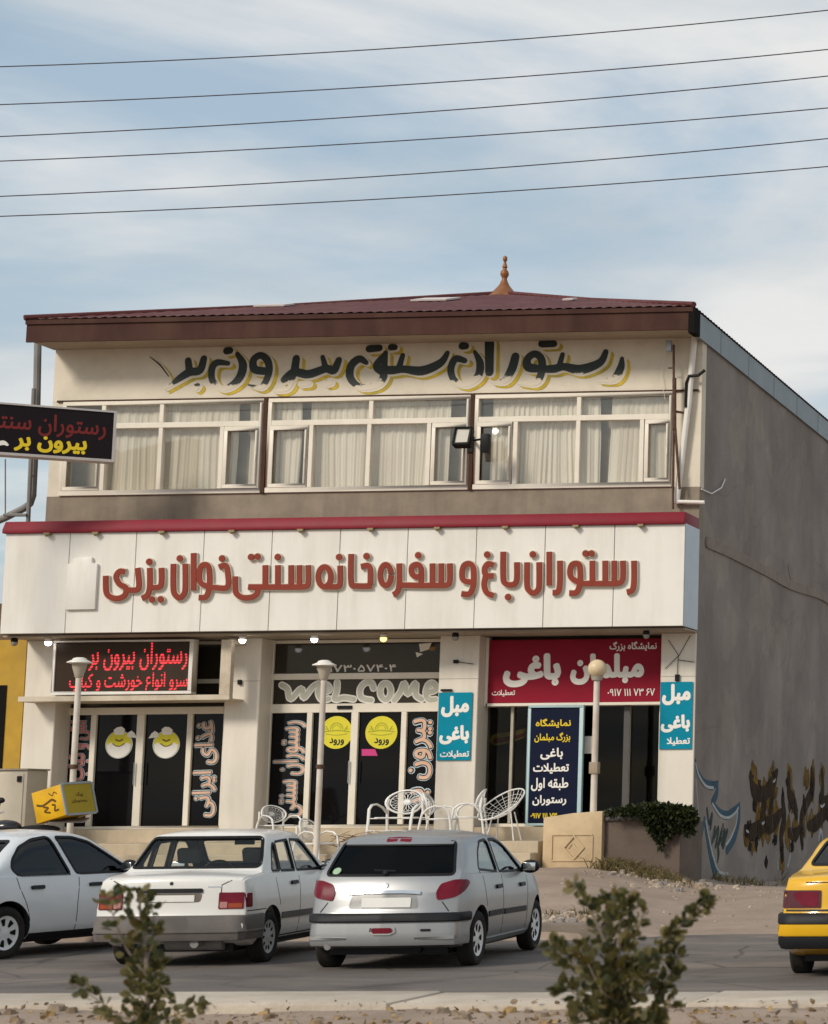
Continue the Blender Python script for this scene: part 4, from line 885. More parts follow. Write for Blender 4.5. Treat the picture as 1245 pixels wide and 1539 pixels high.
# ================================================================== NEIGHBOUR, CABINET
nb = thing('neighbour_shop', 'yellow painted shop wall with a dark opening at the left edge', 'building')
m = MB(); m.box(-24.2, -22.69, 36.05, 42, -.2, 4.82); m.box(-30, -24.2, 36.05, 42, 3.4, 4.82); m.box(-30, -24.2, 36.05, 42, -.2, .9)
m.build('wall', mat('yellow_paint_wall', (.50, .30, .035), .7, var=.15, dirt=(.3, .2, .06), dirt_amt=.5), nb)
m = MB(); m.box(-29.9, -24.2, 36.4, 36.5, .9, 3.4); m.build('window', shop_black, nb)
m = MB(); u0, u1 = sxw(-12, 1050), sxw(7, 1050); m.box(u0, u1, 36.03, 36.048, 2.45, 4.0); m.build('dark_panel', dark_gap, nb)
m = MB(); m.box(-30, -22.7, 36.2, 44, 4.83, 5.5); m.build('roof', mat('brown_parapet', (.14, .09, .06), .8, var=.2), nb)
ub = thing('utility_cabinet', 'beige metal utility cabinet standing by the left pillar', 'cabinet'); UP_ = FP(34.9); a = UP_.rect(-18, 1158, 40, 1216)
m = MB(); m.box(a[0], a[2], 34.9, 35.5, 1.17, a[3]); m.build('body', mat('beige_cabinet', (.52, .46, .36), .5, var=.08, dirt=(.3, .25, .18), dirt_amt=.4), ub, bevel=.012)
m = MB(); m.box(a[0]+.05, a[2]-.06, 34.885, 34.899, 1.25, a[3]-.06); m.build('door', mat('beige_cabinet_door', (.55, .49, .39), .45, var=.05), ub, bevel=.004, segs=1)
m = MB(); m.box(a[2]-.16, a[2]-.09, 34.86, 34.884, a[3]-.2, a[3]-.1); m.build('lock', black_plastic, ub)
m = MB(); m.box(a[0]-.02, a[2]+.02, 34.87, 35.53, a[3]+.001, a[3]+.03); m.build('lid', mat('cabinet_lid', (.3, .26, .2), .6, var=.1), ub)
rebase(ub, (a[0], 34.9, 1.17))

# ================================================================== PLANTER: carved stone end block, low wall, hedge
pb = thing('stone_block', 'carved beige stone end block with a diamond relief beside the steps', 'stone block'); BP = FP(34.5); a = BP.rect(816, 1226, 905, 1299)
zt_l, zt_r = BP.px(816, 1229)[1], BP.px(905, 1219)[1]; zb_ = .55; u0, u1 = a[0], a[2]
m = MB(); m.prism(BP, [(u0, zb_), (u1, zb_), (u1, zt_r), ((u0+u1)/2, (zt_l+zt_r)/2+.02), (u0, zt_l)], -.5, 0); m.build('block', stone, pb, bevel=.018)
m = MB(); fu0, fu1, fv0, fv1 = u0+.16, u1-.16, a[1]+.06, a[3]-.32
def frame_strip(p0, p1, wd_, d0, d1): m.ribbon(BP, [p0, p1], wd_, d0, d1, smooth=False, cap=False)
for p0, p1 in (((fu0, fv0), (fu1, fv0)), ((fu0, fv1), (fu1, fv1)), ((fu0, fv0+.02), (fu0, fv1-.02)), ((fu1, fv0+.02), (fu1, fv1-.02))): frame_strip(p0, p1, .022, -.01, .016)
cu, cv = (fu0+fu1)/2+.03, (fv0+fv1)/2
dm = .17; dia = [(cu, cv-dm*1.15), (cu+dm, cv), (cu, cv+dm*1.15), (cu-dm, cv)]
for i in range(4): m.ribbon(BP, [dia[i], dia[(i+1) % 4]], .028, -.01, .02+.001*i, smooth=False)
m.ribbon(BP, [(cu-.09, cv), (cu-.03, cv+.07), (cu+.03, cv), (cu+.09, cv-.05)], .03, -.01, .014)
m.build('relief', stone, pb)
rebase(pb, (u0, 34.5, zb_))
pw = thing('planter_wall', 'low brown plastered planter wall under the overhanging hedge', 'wall'); pu0, pu1 = u1+.003, BP.px(1037, 1260)[0]-.2
m = MB(); m.box(pu0, pu1, 34.62, 34.85, .2, 1.50); m.box(pu1-.22, pu1, 34.85, 35.95, .2, 1.48); m.build('wall', mat('brown_plaster', (.135, .102, .082), .9, var=.25, vscale=2, bump=.3, dirt=(.14, .10, .08), dirt_amt=.6, streak=True), pw)
m = MB(); m.box(pu0, pu1+.04, 34.57, 34.9, 1.503, 1.58); m.build('coping', mat('dark_coping', (.11, .10, .095), .8, var=.2), pw, bevel=.01)
m = MB(); m.box(pu0, pu1-.22, 34.85, 35.95, .5, 1.40); m.build('soil', earth_mat(), pw)
rebase(pw, (pu0, 34.6, .3))
def leaf_cloud(name, mats, centres, nleaf, size, parent=None, seed=1, round_=False, droop=0.0):
    """Leaves as small folded blades scattered through the given ellipsoids (centre, radii)."""
    rr = random.Random(seed); mb = MB()
    wts = [c[1][0]*c[1][1]*c[1][2] for c in centres]
    for _ in range(nleaf):
        c, r_ = rr.choices(centres, wts)[0]
        d = Vector((rr.gauss(0, 1), rr.gauss(0, 1), rr.gauss(0, 1))).normalized(); k = rr.uniform(.25, 1)**.5
        p = Vector(c)+Vector((d.x*r_[0], d.y*r_[1], d.z*r_[2]))*k
        blade(mb, p, (d+Vector((rr.gauss(0, .5), rr.gauss(0, .5), rr.gauss(.2, .5)-droop))).normalized(), size*rr.uniform(.6, 1.3), rr, rr.randrange(len(mats)), round_)
    return mb.build(name, mats, parent)
def blade(mb, p, d, s, rr, mi, round_=False):
    sd_ = d.cross(Vector((rr.gauss(0, 1), rr.gauss(0, 1), rr.gauss(0, 1)))).normalized(); nn = d.cross(sd_); w_ = s*(.40 if round_ else .28)
    if round_:
        pts = [p, p+d*s*.22+sd_*w_*.75+nn*w_*.18, p+d*s*.55+sd_*w_+nn*w_*.25, p+d*s*.85+sd_*w_*.6+nn*w_*.15, p+d*s, p+d*s*.85-sd_*w_*.6+nn*w_*.15, p+d*s*.55-sd_*w_+nn*w_*.25, p+d*s*.22-sd_*w_*.75+nn*w_*.18, p+d*s*.5]
        mb.add(pts, [(0, 1, 2, 8), (8, 2, 3, 4), (0, 8, 6, 7), (8, 4, 5, 6)], mi)
    else: mb.add([p, p+d*s*.5+sd_*w_+nn*w_*.3, p+d*s, p+d*s*.5-sd_*w_+nn*w_*.3], [(0, 1, 2), (0, 2, 3)], mi)
def leafmat(name, c, tr=.25):
    m = mat(name, c, .55, var=.3, vscale=6); t = m.node_tree; n = t.nodes; b = n['Principled BSDF']
    tl = n.new('ShaderNodeBsdfTranslucent'); tl.inputs[0].default_value = (c[0]*1.2, c[1]*1.3, c[2]*.7, 1); mi = n.new('ShaderNodeMixShader'); mi.inputs[0].default_value = tr
    t.links.new(b.outputs[0], mi.inputs[1]); t.links.new(tl.outputs[0], mi.inputs[2]); t.links.new(mi.outputs[0], n['Material Output'].inputs[0]); return m
hg = thing('hedge', 'dark green hedge spilling over the low brown planter wall', 'hedge')
hl = [leafmat('hedge_leaf', (.030, .042, .012)), leafmat('hedge_leaf_dark', (.012, .020, .007)), leafmat('hedge_leaf_olive', (.045, .05, .016))]
hx = lambda x, y, Y=34.5: tuple(at(x, y, Y=Y))
leaf_cloud('foliage', hl, [(hx(972, 1221, 34.52), (0.14, 0.22, 0.13)), (hx(986, 1223, 34.52), (0.16, 0.25, 0.15)), (hx(1000, 1224, 34.52), (0.16, 0.25, 0.16)), (hx(1014, 1225, 34.52), (0.16, 0.25, 0.16)), (hx(1028, 1227, 34.52), (0.16, 0.25, 0.16)), (hx(1038, 1231, 34.52), (0.1, 0.2, 0.15)), (hx(984, 1238, 34.52), (0.13, 0.13, 0.13)), (hx(998, 1238, 34.52), (0.13, 0.13, 0.13)), (hx(1013, 1238, 34.52), (0.13, 0.13, 0.11)), (hx(1028, 1241, 34.52), (0.13, 0.13, 0.12)), (hx(990, 1253, 34.52), (0.1, 0.09, 0.13)), (hx(993, 1267, 34.52), (0.055, 0.07, 0.1)), (hx(1004, 1250, 34.52), (0.08, 0.08, 0.09)), (hx(1036, 1247, 34.52), (0.09, 0.1, 0.1)), (hx(945, 1219, 34.52), (0.2, 0.2, 0.05)), (hx(960, 1219, 34.52), (0.18, 0.2, 0.07)), (hx(925, 1221, 34.52), (0.14, 0.2, 0.035))], 5200, .085, hg, 5, droop=.4)
m = MB()
for i in range(9):
    x = pu1-.2-i*.13; m.tube([(x, 35.0, 1.38), (x+random.uniform(-.1, .1), 34.8, 1.6), (x+random.uniform(-.1, .1), 34.5, 1.5)], [.018, .012, .006], 5)
m.build('stem', rust, hg)
rebase(hg, (pu1-.6, 35, 1.4))

# ================================================================== CARS
def chaikin(P, it=2):
    for _ in range(it):
        Q = [P[0]]
        for a, b in zip(P, P[1:]): Q += [tuple(a[i]*.78+b[i]*.22 for i in range(2)), tuple(a[i]*.22+b[i]*.78 for i in range(2))]
        Q.append(P[-1]); P = Q
    return P
def round_poly(pts, r, n=4):
    out = []; k = len(pts)
    for i in range(k):
        p0, p1, p2 = Vector(pts[i-1]), Vector(pts[i]), Vector(pts[(i+1) % k]); a = (p0-p1); b = (p2-p1)
        rr = min(r, a.length*.45, b.length*.45); a = p1+a.normalized()*rr; b = p1+b.normalized()*rr
        for j in range(n+1):
            t = j/n; q = a*(1-t)**2+p1*2*t*(1-t)+b*t*t; out.append((q.x, q.y))
    return out
FR = (('a', .0, .90), ('b', .07, .955), ('c', .2, .985), ('d', .42, 1.0), ('e', .62, .998), ('f', .78, .988), ('g', .9, .968), ('h', 1.0, .945))
class Car:
    def __init__(s, sp):
        s.sp = sp; s.L, s.W = sp['L'], sp['W']; P = chaikin(sp['top'], 2); S = [P[0]]
        for a, b in zip(P, P[1:]):
            d = math.hypot(b[0]-a[0], b[1]-a[1]); n = max(1, int(d/.045))
            for i in range(1, n+1): S.append((a[0]+(b[0]-a[0])*i/n, a[1]+(b[1]-a[1])*i/n))
        s.st = S
    def zt(s, x):
        S = s.st
        for a, b in zip(S, S[1:]):
            if x <= b[0]: return a[1]+(b[1]-a[1])*((x-a[0])/max(1e-6, b[0]-a[0]))
        return S[-1][1]
    def hw(s, x):
        k = 1.0; ra, rb = s.sp.get('plan', (.5, .14)), s.sp.get('planf', (.9, .2))
        if x < ra[0]: k -= ra[1]*(1-x/ra[0])**2.2
        if x > s.L-rb[0]: k -= rb[1]*((x-s.L+rb[0])/rb[0])**2.2
        return s.W/2*k
    def belt(s, x): b0, b1 = s.sp['belt']; return b0+(b1-b0)*x/s.L
    def ring(s, x, zt, ins=0.0, zb=None):
        w = s.hw(x)-ins; e = min(x, s.L-x)
        if zb is None: zb = min(.20+s.sp.get('lift', .09)*max(0, 1-e/.5)**1.5, zt-.05)
        cr = s.sp.get('crown', .035); cr = min(cr, (zt-zb)*.15); be = min(s.belt(x), zt-cr-.025)
        P = [(0, zb), (w*.5, zb), (w*.8, zb)]
        for _, f, m in FR: P.append((w*m, zb+(be-zb)*f+.012))
        h = zt-cr-be-.015; tu = s.sp['tumble']; wb = w*.945-.012-min(.012, h*.3); wt = wb-tu*h; r = min(.11, .5*h)
        P += [(wb, be+.018), (wb-tu*(h-r)*.5, be+.018+(h-r)*.5), (wb-tu*(h-r), be+.018+(h-r)), (wt+tu*.1*r-r*.10, zt-cr-.36*r), (wt-r*.42, zt-cr-.06*r), (wt-r*1.05, zt-cr*.80), (wt*.55, zt-cr*.28), (0, zt)]
        return P
    def bow(s, x, y):
        t = (y/(s.W/2))**2; b0, b1 = s.sp.get('bow', (.08, .15))
        return x+b0*t*max(0, 1-x/1.0)-b1*t*max(0, 1-(s.L-x)/1.5)
    def loft(s, ins=0.0, x0=None, x1=None, zb=None, mi=0):
        mb = MB(); st = []
        for (x, z) in s.st:
            if x0 is not None and not (x0 <= x <= x1): continue
            if ins: z = min(s.zt(x+d) for d in (-.05, -.025, 0, .025, .05))-ins*.8
            if zb and z < zb+.12: continue
            st.append((x, z))
        rings = []
        for x, z in st:
            h = s.ring(x, z, ins, zb); full = [(-y, zz) for y, zz in h[::-1]]+[(y, zz) for y, zz in h[1:-1]]
            rings.append([Vector((s.bow(x, y), y, zz)) for y, zz in full])
        n = len(rings[0]); vs = [p for r in rings for p in r]; fs = []
        for i in range(len(rings)-1):
            for k in range(n): fs.append((i*n+k, i*n+(k+1) % n, (i+1)*n+(k+1) % n, (i+1)*n+k))
        fs += [tuple(range(n-1, -1, -1)), tuple((len(rings)-1)*n+k for k in range(n))]
        mb.add(vs, fs, mi); return mb
    def start(s, root, paint, interior):
        s.root = root; o = s.loft().build('body', [paint, interior], None, weld=True)
        b = bmesh.new(); b.from_mesh(o.data); s.bvh = BVHTree.FromBMesh(b); b.free()
        s.cut = MB(); s.o = o
        return s
    def boolean(s, mbs, mi=1, angle=32):
        for mb in mbs:
            c = mb.build('cutter', [MATS['dark_gap'], MATS['dark_gap']], None, weld=True)
            for p in c.data.polygons: p.material_index = mi
            md = s.o.modifiers.new('cut', 'BOOLEAN'); md.operation = 'DIFFERENCE'; md.solver = 'EXACT'; md.object = c
            me = bpy.data.meshes.new_from_object(s.o.evaluated_get(bpy.context.evaluated_depsgraph_get()))
            s.o.modifiers.clear(); s.o.data = me; bpy.data.objects.remove(c)
        me = s.o.data; me.polygons.foreach_set('use_smooth', [True]*len(me.polygons)); me.set_sharp_from_angle(angle=math.radians(angle)); s.o.parent = s.root; me.name = 'body'
    # -- projecting onto the body: side 'R' (y<0), 'L', rear 'B', top 'T', front 'F'
    def hit(s, a, b, side, far=True):
        if side in ('BR', 'BL'):
            g = -1 if side == 'BR' else 1; d = Vector((.7071, -.7071*g, 0)); e = Vector((.7071, .7071*g, 0)); h = s.bvh.ray_cast(Vector((0, g*s.W/2, b))+e*a-d*3, d)
            return (h[0], h[1]) if h[0] is not None else s.bvh.find_nearest(Vector((.05, g*s.W/2*.9, b)))[:2]
        o, d = {'R': ((a, -3, b), (0, 1, 0)), 'L': ((a, 3, b), (0, -1, 0)), 'B': ((-3, a, b), (1, 0, 0)), 'F': ((9, a, b), (-1, 0, 0)), 'T': ((a, b, 4), (0, 0, -1))}[side]
        h = s.bvh.ray_cast(Vector(o), Vector(d))
        if h[0] is None:
            n = s.bvh.find_nearest(Vector({'R': (a, -s.W/2, b), 'L': (a, s.W/2, b), 'B': (0, a, b), 'F': (s.L, a, b), 'T': (a, b, 1)}[side])); return n[0], n[1]
        return h[0], h[1]
    def patch(s, poly, side, off=.004, th=.012, sp_=.06, flip=False):
        b = bmesh.new(); vs = [b.verts.new((p[0], p[1], 0)) for p in poly]; b.faces.new(vs)
        for ax in (0, 1):
            lo, hi = min(p[ax] for p in poly), max(p[ax] for p in poly); n = int((hi-lo)/sp_)
            for i in range(1, n+1):
                c = [0, 0, 0]; c[ax] = lo+(hi-lo)*i/(n+1); nn = [0, 0, 0]; nn[ax] = 1
                bmesh.ops.bisect_plane(b, geom=b.verts[:]+b.edges[:]+b.faces[:], plane_co=c, plane_no=nn, dist=1e-5)
        b.verts.index_update(); mb = MB(); top = []; bot = []
        for v in b.verts:
            p, n = s.hit(v.co.x, v.co.y, side); top.append(p+n*off); bot.append(p+n*(off-th))
        N_ = len(top); fs = [tuple(v.index for v in f.verts) for f in b.faces]
        if side in ('L', 'B', 'BL'): fs = [f[::-1] for f in fs]
        ed = []
        for e in b.edges:
            if len(e.link_faces) == 1:
                l = e.link_loops[0]; a_, c_ = l.vert.index, l.link_loop_next.vert.index; ed.append((a_, c_) if side not in ('L', 'B', 'BL') else (c_, a_))
        b.free(); mb.add(top+bot, fs+[(c_, a_, N_+a_, N_+c_) for a_, c_ in ed]+[tuple(N_+i for i in f[::-1]) for f in fs]); return mb
    def strip(s, path, wd, side, off=.003, th=.006, closed=False, mb=None):
        mb = mb or MB(); P = []
        seg = list(zip(path, path[1:]+path[:1])) if closed else list(zip(path, path[1:]))
        for a, c in seg:
            n = max(1, int(math.hypot(c[0]-a[0], c[1]-a[1])/.05)); P += [(a[0]+(c[0]-a[0])*i/n, a[1]+(c[1]-a[1])*i/n) for i in range(n)]
        if not closed: P.append(path[-1])
        k = len(P); vs = []
        for i in range(k):
            a = P[i-1] if closed or i else P[i]; c = P[(i+1) % k] if closed or i < k-1 else P[i]
            l = math.hypot(c[0]-a[0], c[1]-a[1]) or 1; nx, ny = -(c[1]-a[1])/l*wd/2, (c[0]-a[0])/l*wd/2
            for (px, py) in ((P[i][0]+nx, P[i][1]+ny), (P[i][0]-nx, P[i][1]-ny)):
                p, n = s.hit(px, py, side); vs += [p+n*off, p+n*(off-th)]
        fs = []
        for i in range(k if closed else k-1):
            a, c = i*4, ((i+1) % k)*4; fs += [(a, a+2, c+2, c), (a, c, c+1, a+1), (a+2, a+3, c+3, c+2)]
        if not closed: fs += [(0, 1, 3, 2), ((k-1)*4, (k-1)*4+2, (k-1)*4+3, (k-1)*4+1)]
        return mb.add(vs, fs)
    def wrap(s, levels, xend, side0=-1, side1=1, n=56):
        """A band round the tail: levels of (z, offset), from the right flank round the rear to the left flank."""
        mb = MB(); vs = []; C_ = Vector((xend, 0, 0)); m = len(levels)
        for i in range(n+1):
            a = math.radians(-90-180*i/n); d = Vector((math.cos(a), math.sin(a), 0))
            for z, o in levels:
                h = s.bvh.ray_cast(Vector((xend, 0, max(z, .41)))+d*4, -d); h = (Vector((h[0].x, h[0].y, z)), h[1]) if h[0] is not None else h; p, nn = (h[0], h[1]) if h[0] is not None else (Vector((xend, 0, z))+d*.7, d)
                nn = Vector((nn.x, nn.y, 0)).normalized(); vs.append(p+nn*o)
        fs = [(i*m+k, i*m+k+1, (i+1)*m+k+1, (i+1)*m+k) for i in range(n) for k in range(m-1)]
        mb.add(vs, fs); return mb
    def part(s, mb, name, m, parent=None, smooth=True): return mb.build(name, m, parent or s.root, smooth=smooth, angle=40)
    def glass(s, poly, side, name, m, off=-.010):
        o = s.part(s.patch(poly, side, off, .004), name, m)
        s.part(s.strip(poly, .026, side, .0035, .02, closed=True), 'window_seal', MATS['black_plastic'], o); return o
def prism3(poly, ax, lo, hi):
    mb = MB(); n = len(poly)
    if ax == 'y': V_ = [Vector((x, t, z)) for t in (lo, hi) for x, z in poly]
    else: V_ = [Vector((t, y, z)) for t in (lo, hi) for y, z in poly]
    return mb.add(V_, [tuple(range(n)), tuple(range(2*n-1, n-1, -1))]+[(i, n+i, n+(i+1) % n, (i+1) % n) for i in range(n)])
def wheel(root, pos, R_, wid, side, rim_m, style):
    t = MB(); prof = []
    h = wid/2
    for (r, y) in ((R_*.62, -h*.8), (R_*.78, -h), (R_*.9, -h), (R_*.965, -h*.88), (R_, -h*.62), (R_, h*.62), (R_*.965, h*.88), (R_*.9, h), (R_*.78, h), (R_*.62, h*.8)): prof.append((r, y))
    t.lathe(prof, ax=(0, side, 0), n=36, caps=False)
    for i in range(-2, 3): t.lathe([(R_*.995, h*.22*i-.004), (R_+.003, h*.22*i-.004+.002), (R_+.003, h*.22*i+.02), (R_*.995, h*.22*i+.022)], ax=(0, side, 0), n=36, caps=False)
    o = t.build('wheel', rubber, root, smooth=True, angle=40); o.location = pos
    rm = MB(); rr = R_*.66
    rm.lathe([(rr*1.0, h*.70), (rr*.98, h*.88), (rr*.9, h*.80), (rr*.55, h*.62), (rr*.25, h*.72), (0, h*.76)], ax=(0, side, 0), n=36)
    ri = rm.build('rim', rim_m, o, smooth=True, angle=50)
    hl_ = MB(); n = {'saba': 10, 'plain': 6, 'spoke': 7}[style]
    fr = Pl((0, side*h*.70, 0), (-side, 0, 0), (0, 0, 1))
    for i in range(n):
        a = 2*PI*i/n; w_ = .22 if style != 'saba' else .12; r0, r1 = (.42, .84) if style == 'spoke' else (.55, .82)
        pts = [(rr*r0*math.cos(a-w_*.7), rr*r0*math.sin(a-w_*.7)), (rr*r1*math.cos(a-w_), rr*r1*math.sin(a-w_)), (rr*r1*1.04*math.cos(a), rr*r1*1.04*math.sin(a)), (rr*r1*math.cos(a+w_), rr*r1*math.sin(a+w_)), (rr*r0*math.cos(a+w_*.7), rr*r0*math.sin(a+w_*.7))]
        hl_.prism(fr, pts, -.02, h*.06)
    hl_.build('rim_opening', MATS['dark_gap'], o)
    return o
def seat(root, x, y, z=.38, col=None, wd=.48):
    m = MB(); X = Matrix.Rotation(math.radians(-18), 3, 'Y'); o = Vector((x, y, z))
    m.box(0, .5, -wd/2, wd/2, 0, .16, X=lambda v: v+o)
    m.box(-.07, .07, -wd/2, wd/2, .0, .60, X=lambda v: o+Vector((0, 0, .1))+X@v)
    st_ = m.build('seat', col, root, bevel=.05)
    h = MB(); h.box(-.05, .05, -.13, .13, .65, .83, X=lambda v: o+Vector((0, 0, .1))+X@v); h.build('headrest', col, st_, bevel=.04)
seat_m = mat('grey_seat_cloth', (.10, .095, .09), .9, var=.1)
cabin = mat('cabin_dark', (.035, .033, .032), .8, var=.1)
car_red = mat('tail_red', (.15, .004, .016), .2, var=.25, vscale=9, coat=.15, spec=.2); amber = mat('tail_amber', (.30, .05, .012), .2, var=.1, coat=.2)
chrome = mat('chrome', (.7, .7, .7), .12, 1.0, var=.05)
plate_m = mat('number_plate', (.72, .70, .66), .4, var=.08)
bump_black = mat('bumper_black', (.014, .014, .016), .5, var=.1, spec=.2)
def dashboard(c, x, root):
    m = MB(); w_ = c.W/2-.2; m.box(x, x+.35, -w_, w_, .62, .90); m.build('dashboard', cabin, root, bevel=.05)
    s_ = MB(); cx_, cy_, cz = x-.12, .36, .92; ax = Vector((-.9, 0, .45)).normalized(); e1 = Vector((0, 1, 0)); e2 = ax.cross(e1)
    s_.tube([Vector((cx_, cy_, cz))+(e1*math.cos(a)+e2*math.sin(a))*.18 for a in [2*PI*k/24 for k in range(24)]], .014, 6, closed=True)
    s_.tube([Vector((cx_, cy_-.17, cz)), Vector((cx_, cy_+.17, cz))], .015, 6); s_.tube([Vector((cx_, cy_, cz)), Vector((cx_+.25, cy_, cz-.12))], .02, 6)
    s_.build('steering_wheel', bump_black, root, smooth=True)
def mirror(c, x, z, side, m, root, sc_=1.0):
    w_ = c.hw(x)*.945-.02; sg = -1 if side == 'R' else 1
    mb = MB(); mb.ball((x, sg*(w_+.12), z), .1*sc_, 14, (.62, 1.0, .72)); mb.tube([(x+.04, sg*(w_-.03), z-.05), (x, sg*(w_+.08), z-.02)], .03, 8)
    o = mb.build('mirror', m, root, smooth=True)
    g_ = MB(); g_.box(x-.068, x-.06, sg*(w_+.12)-.07, sg*(w_+.12)+.07, z-.045, z+.045); g_.build('mirror_glass', chrome, o, bevel=.02)
def make_car(name, label, sp, loc, ang):
    root = thing(name, label, 'car', loc, math.radians(90+ang)); root.rotation_euler = (0, math.radians(-sp.get('pitch', 0)), math.radians(90+ang))
    c = Car(sp).start(root, sp['paint'], cabin)
    R_, xr, xf = sp['R'], sp['axles'][0], sp['axles'][1]
    cuts = []
    for xa in (xr, xf):
        for sg in (-1, 1):
            mb = MB(); mb.lathe([(R_+.055, 0), (R_+.055, .42)], (xa, sg*(sp['W']/2+.12), R_+.01), (0, -sg, 0), n=40); cuts.append(mb)
    cuts.append(c.loft(.05, sp['cab'][0], sp['cab'][1], zb=.36))
    for poly in sp['side_win']: cuts.append(prism3(round_poly(poly, sp.get('wr', .04)), 'y', -2, 2))
    cuts.append(prism3(round_poly(sp['rear_win'], .05), 'x', -1, sp['rw_in'])); cuts.append(prism3(round_poly(sp['wind'], .05), 'x', sp['ws_in'], sp['L']+1))
    c.boolean(cuts)
    for i, poly in enumerate(sp['side_win']):
        for sd_ in 'RL': c.glass(round_poly(poly, sp.get('wr', .04)), sd_, 'side_window', sp['glass'])
    c.glass(round_poly(sp['rear_win'], .05), 'B', 'rear_window', sp.get('rglass', sp['glass'])); c.glass(round_poly(sp['wind'], .05), 'F', 'windscreen', sp['glass'])
    for xa in (xr, xf):
        for sg in (-1, 1): wheel(root, (xa, sg*(min(c.hw(xa), sp['W']/2-.0)-.10), R_), R_, .175, sg, sp['rim'], sp['style'])
    for y in (-.36, .36): seat(root, sp['seat'], y, .36, seat_m)
    mb = MB(); mb.box(sp['seat']-1.0, sp['seat']-.86, -.58, .58, .4, .92); mb.build('rear_bench', seat_m, root, bevel=.05); dashboard(c, sp['dash'], root)
    mb = MB()
    for path in sp.get('gaps', ()):
        for sd_ in 'RL': c.strip(path, .010, sd_, .0012, .003, mb=mb)
    for path in sp.get('rgaps', ()): c.strip(path, .010, 'B', .0012, .003, mb=mb)
    c.part(mb, 'panel_gap', MATS['dark_gap'])
    for (x, z) in sp['handles']:
        for sd_ in 'RL': c.part(c.patch(round_poly([(x-.10, z-.022), (x+.10, z-.022), (x+.10, z+.022), (x-.10, z+.022)], .02), sd_, .022, .03, .03), 'door_handle', sp.get('hand_m', bump_black))
    mb = MB(); mb.box(.3, sp['L']-.4, -sp['W']/2+.22, sp['W']/2-.22, .16, .26); mb.tube([(.25, -.3, .22), (.75, -.3, .23)], .05, 10); mb.box(.5, .9, -.5, .2, .17, .27); c.part(mb, 'underbody', bump_black, smooth=False)
    return c
# ---- silver hatchback
silver = mat('silver_paint', (.36, .362, .362), .40, .75, var=.03, vscale=2, coat=.25)
cg = glassmat('car_glass', (.66, .69, .68)); cgd = glassmat('car_glass_dark', (.02, .024, .03), .45); cgm = glassmat('car_glass_mid', (.10, .12, .13), 1.1)
sp = dict(L=3.83, W=1.66, tumble=.30, belt=(.985, .90), crown=.05, paint=silver, bow=(.13, .12), plan=(.55, .12), planf=(1.0, .16), R=.292, axles=(.72, 3.16), cab=(.22, 2.92), pitch=.3,
 top=[(0, .33), (.008, .58), (.045, .64), (.075, .80), (.15, .97), (.53, 1.365), (.66, 1.415), (1.1, 1.445), (1.6, 1.45), (2.0, 1.415), (2.3, 1.31), (2.95, .99), (3.4, .88), (3.66, .74), (3.80, .56), (3.83, .34)],
 side_win=[[(.84, 1.02), (1.0, 1.22), (1.16, 1.315), (1.47, 1.335), (1.56, .975)], [(1.63, .970), (1.55, 1.335), (1.82, 1.33), (2.06, 1.275), (2.62, .955)]], wr=.06,
 rear_win=[(-.665, .985), (.665, .985), (.58, 1.325), (-.58, 1.325)], rw_in=.9, wind=[(-.62, 1.04), (.62, 1.04), (.50, 1.33), (-.50, 1.33)], ws_in=1.9, glass=cg, rglass=cgd, rim=mat('hubcap_silver', (.72, .71, .69), .4, .1, var=.1), style='spoke', seat=1.65, dash=2.35,
 gaps=[[(1.60, .25), (1.605, .95)], [(2.62, .30), (2.66, .94)], [(.96, .62), (.90, .80), (.86, 1.0)]], rgaps=[[(-.66, .61), (-.585, .71)], [(.66, .61), (.585, .71)]], handles=[(1.42, .815), (2.40, .80)], hand_m=bump_black)
c = make_car('parked_car', 'silver hatchback with dark rear window and pointed red tail lights parked by the driveway', sp, (-9.42, 21.28, .0), 6)
r = c.root
for s_ in (-1, 1):
    o = c.part(c.patch(round_poly([(-.125, .722), (.03, .752), (.15, .815), (.245, .90), (.195, .932), (.06, .93), (-.07, .89), (-.125, .805)], .03), 'BR' if s_ < 0 else 'BL', .012, .05, .03), 'tail_light', car_red)
c.part(c.wrap([(.502, -.01), (.507, .022), (.52, .032), (.58, .032), (.595, .022), (.602, -.01)], .36), 'bumper_strip', bump_black)
c.part(c.wrap([(.262, -.02), (.268, .012), (.30, .02), (.40, .018), (.494, .012), (.500, -.01)], .36), 'bumper', silver)
c.part(c.patch(round_poly([(-.36, .645), (.36, .645), (.33, .79), (-.33, .79)], .04), 'B', .003, .02, .04), 'plate_recess', mat('silver_shade', (.22, .22, .215), .4, .6, var=.2, vscale=9))
c.part(c.patch([(-.28, .655), (.22, .655), (.22, .755), (-.28, .755)], 'B', .012, .012), 'number_plate', plate_m)
c.part(c.strip([(-.37, .80), (-.2, .812), (.2, .812), (.37, .80)], .03, 'B', .022, .03), 'chrome_bar', chrome)
c.part(c.patch(round_poly([(-.12, .395), (.08, .395), (.08, .45), (-.12, .45)], .025), 'B', .034, .05, .03), 'fog_light', car_red)
c.part(c.strip([(-.14, .455), (-.15, .41), (-.10, .385), (.06, .385), (.11, .41), (.10, .455)], .012, 'B', .036, .03), 'fog_light_rim', chrome)
c.part(c.patch(round_poly([(-.50, .41), (-.40, .41), (-.40, .435), (-.50, .435)], .01), 'B', .026, .03, .03), 'tow_cover', bump_black)
for s_ in (-1, 1): c.part(c.strip([(s_*.35, .335), (s_*.78, .345)], .03, 'B', .034, .03), 'bumper_lip', silver)
c.part(c.strip([(-.6, .285), (.6, .285)], .06, 'B', .004, .03), 'bumper_valance', bump_black)
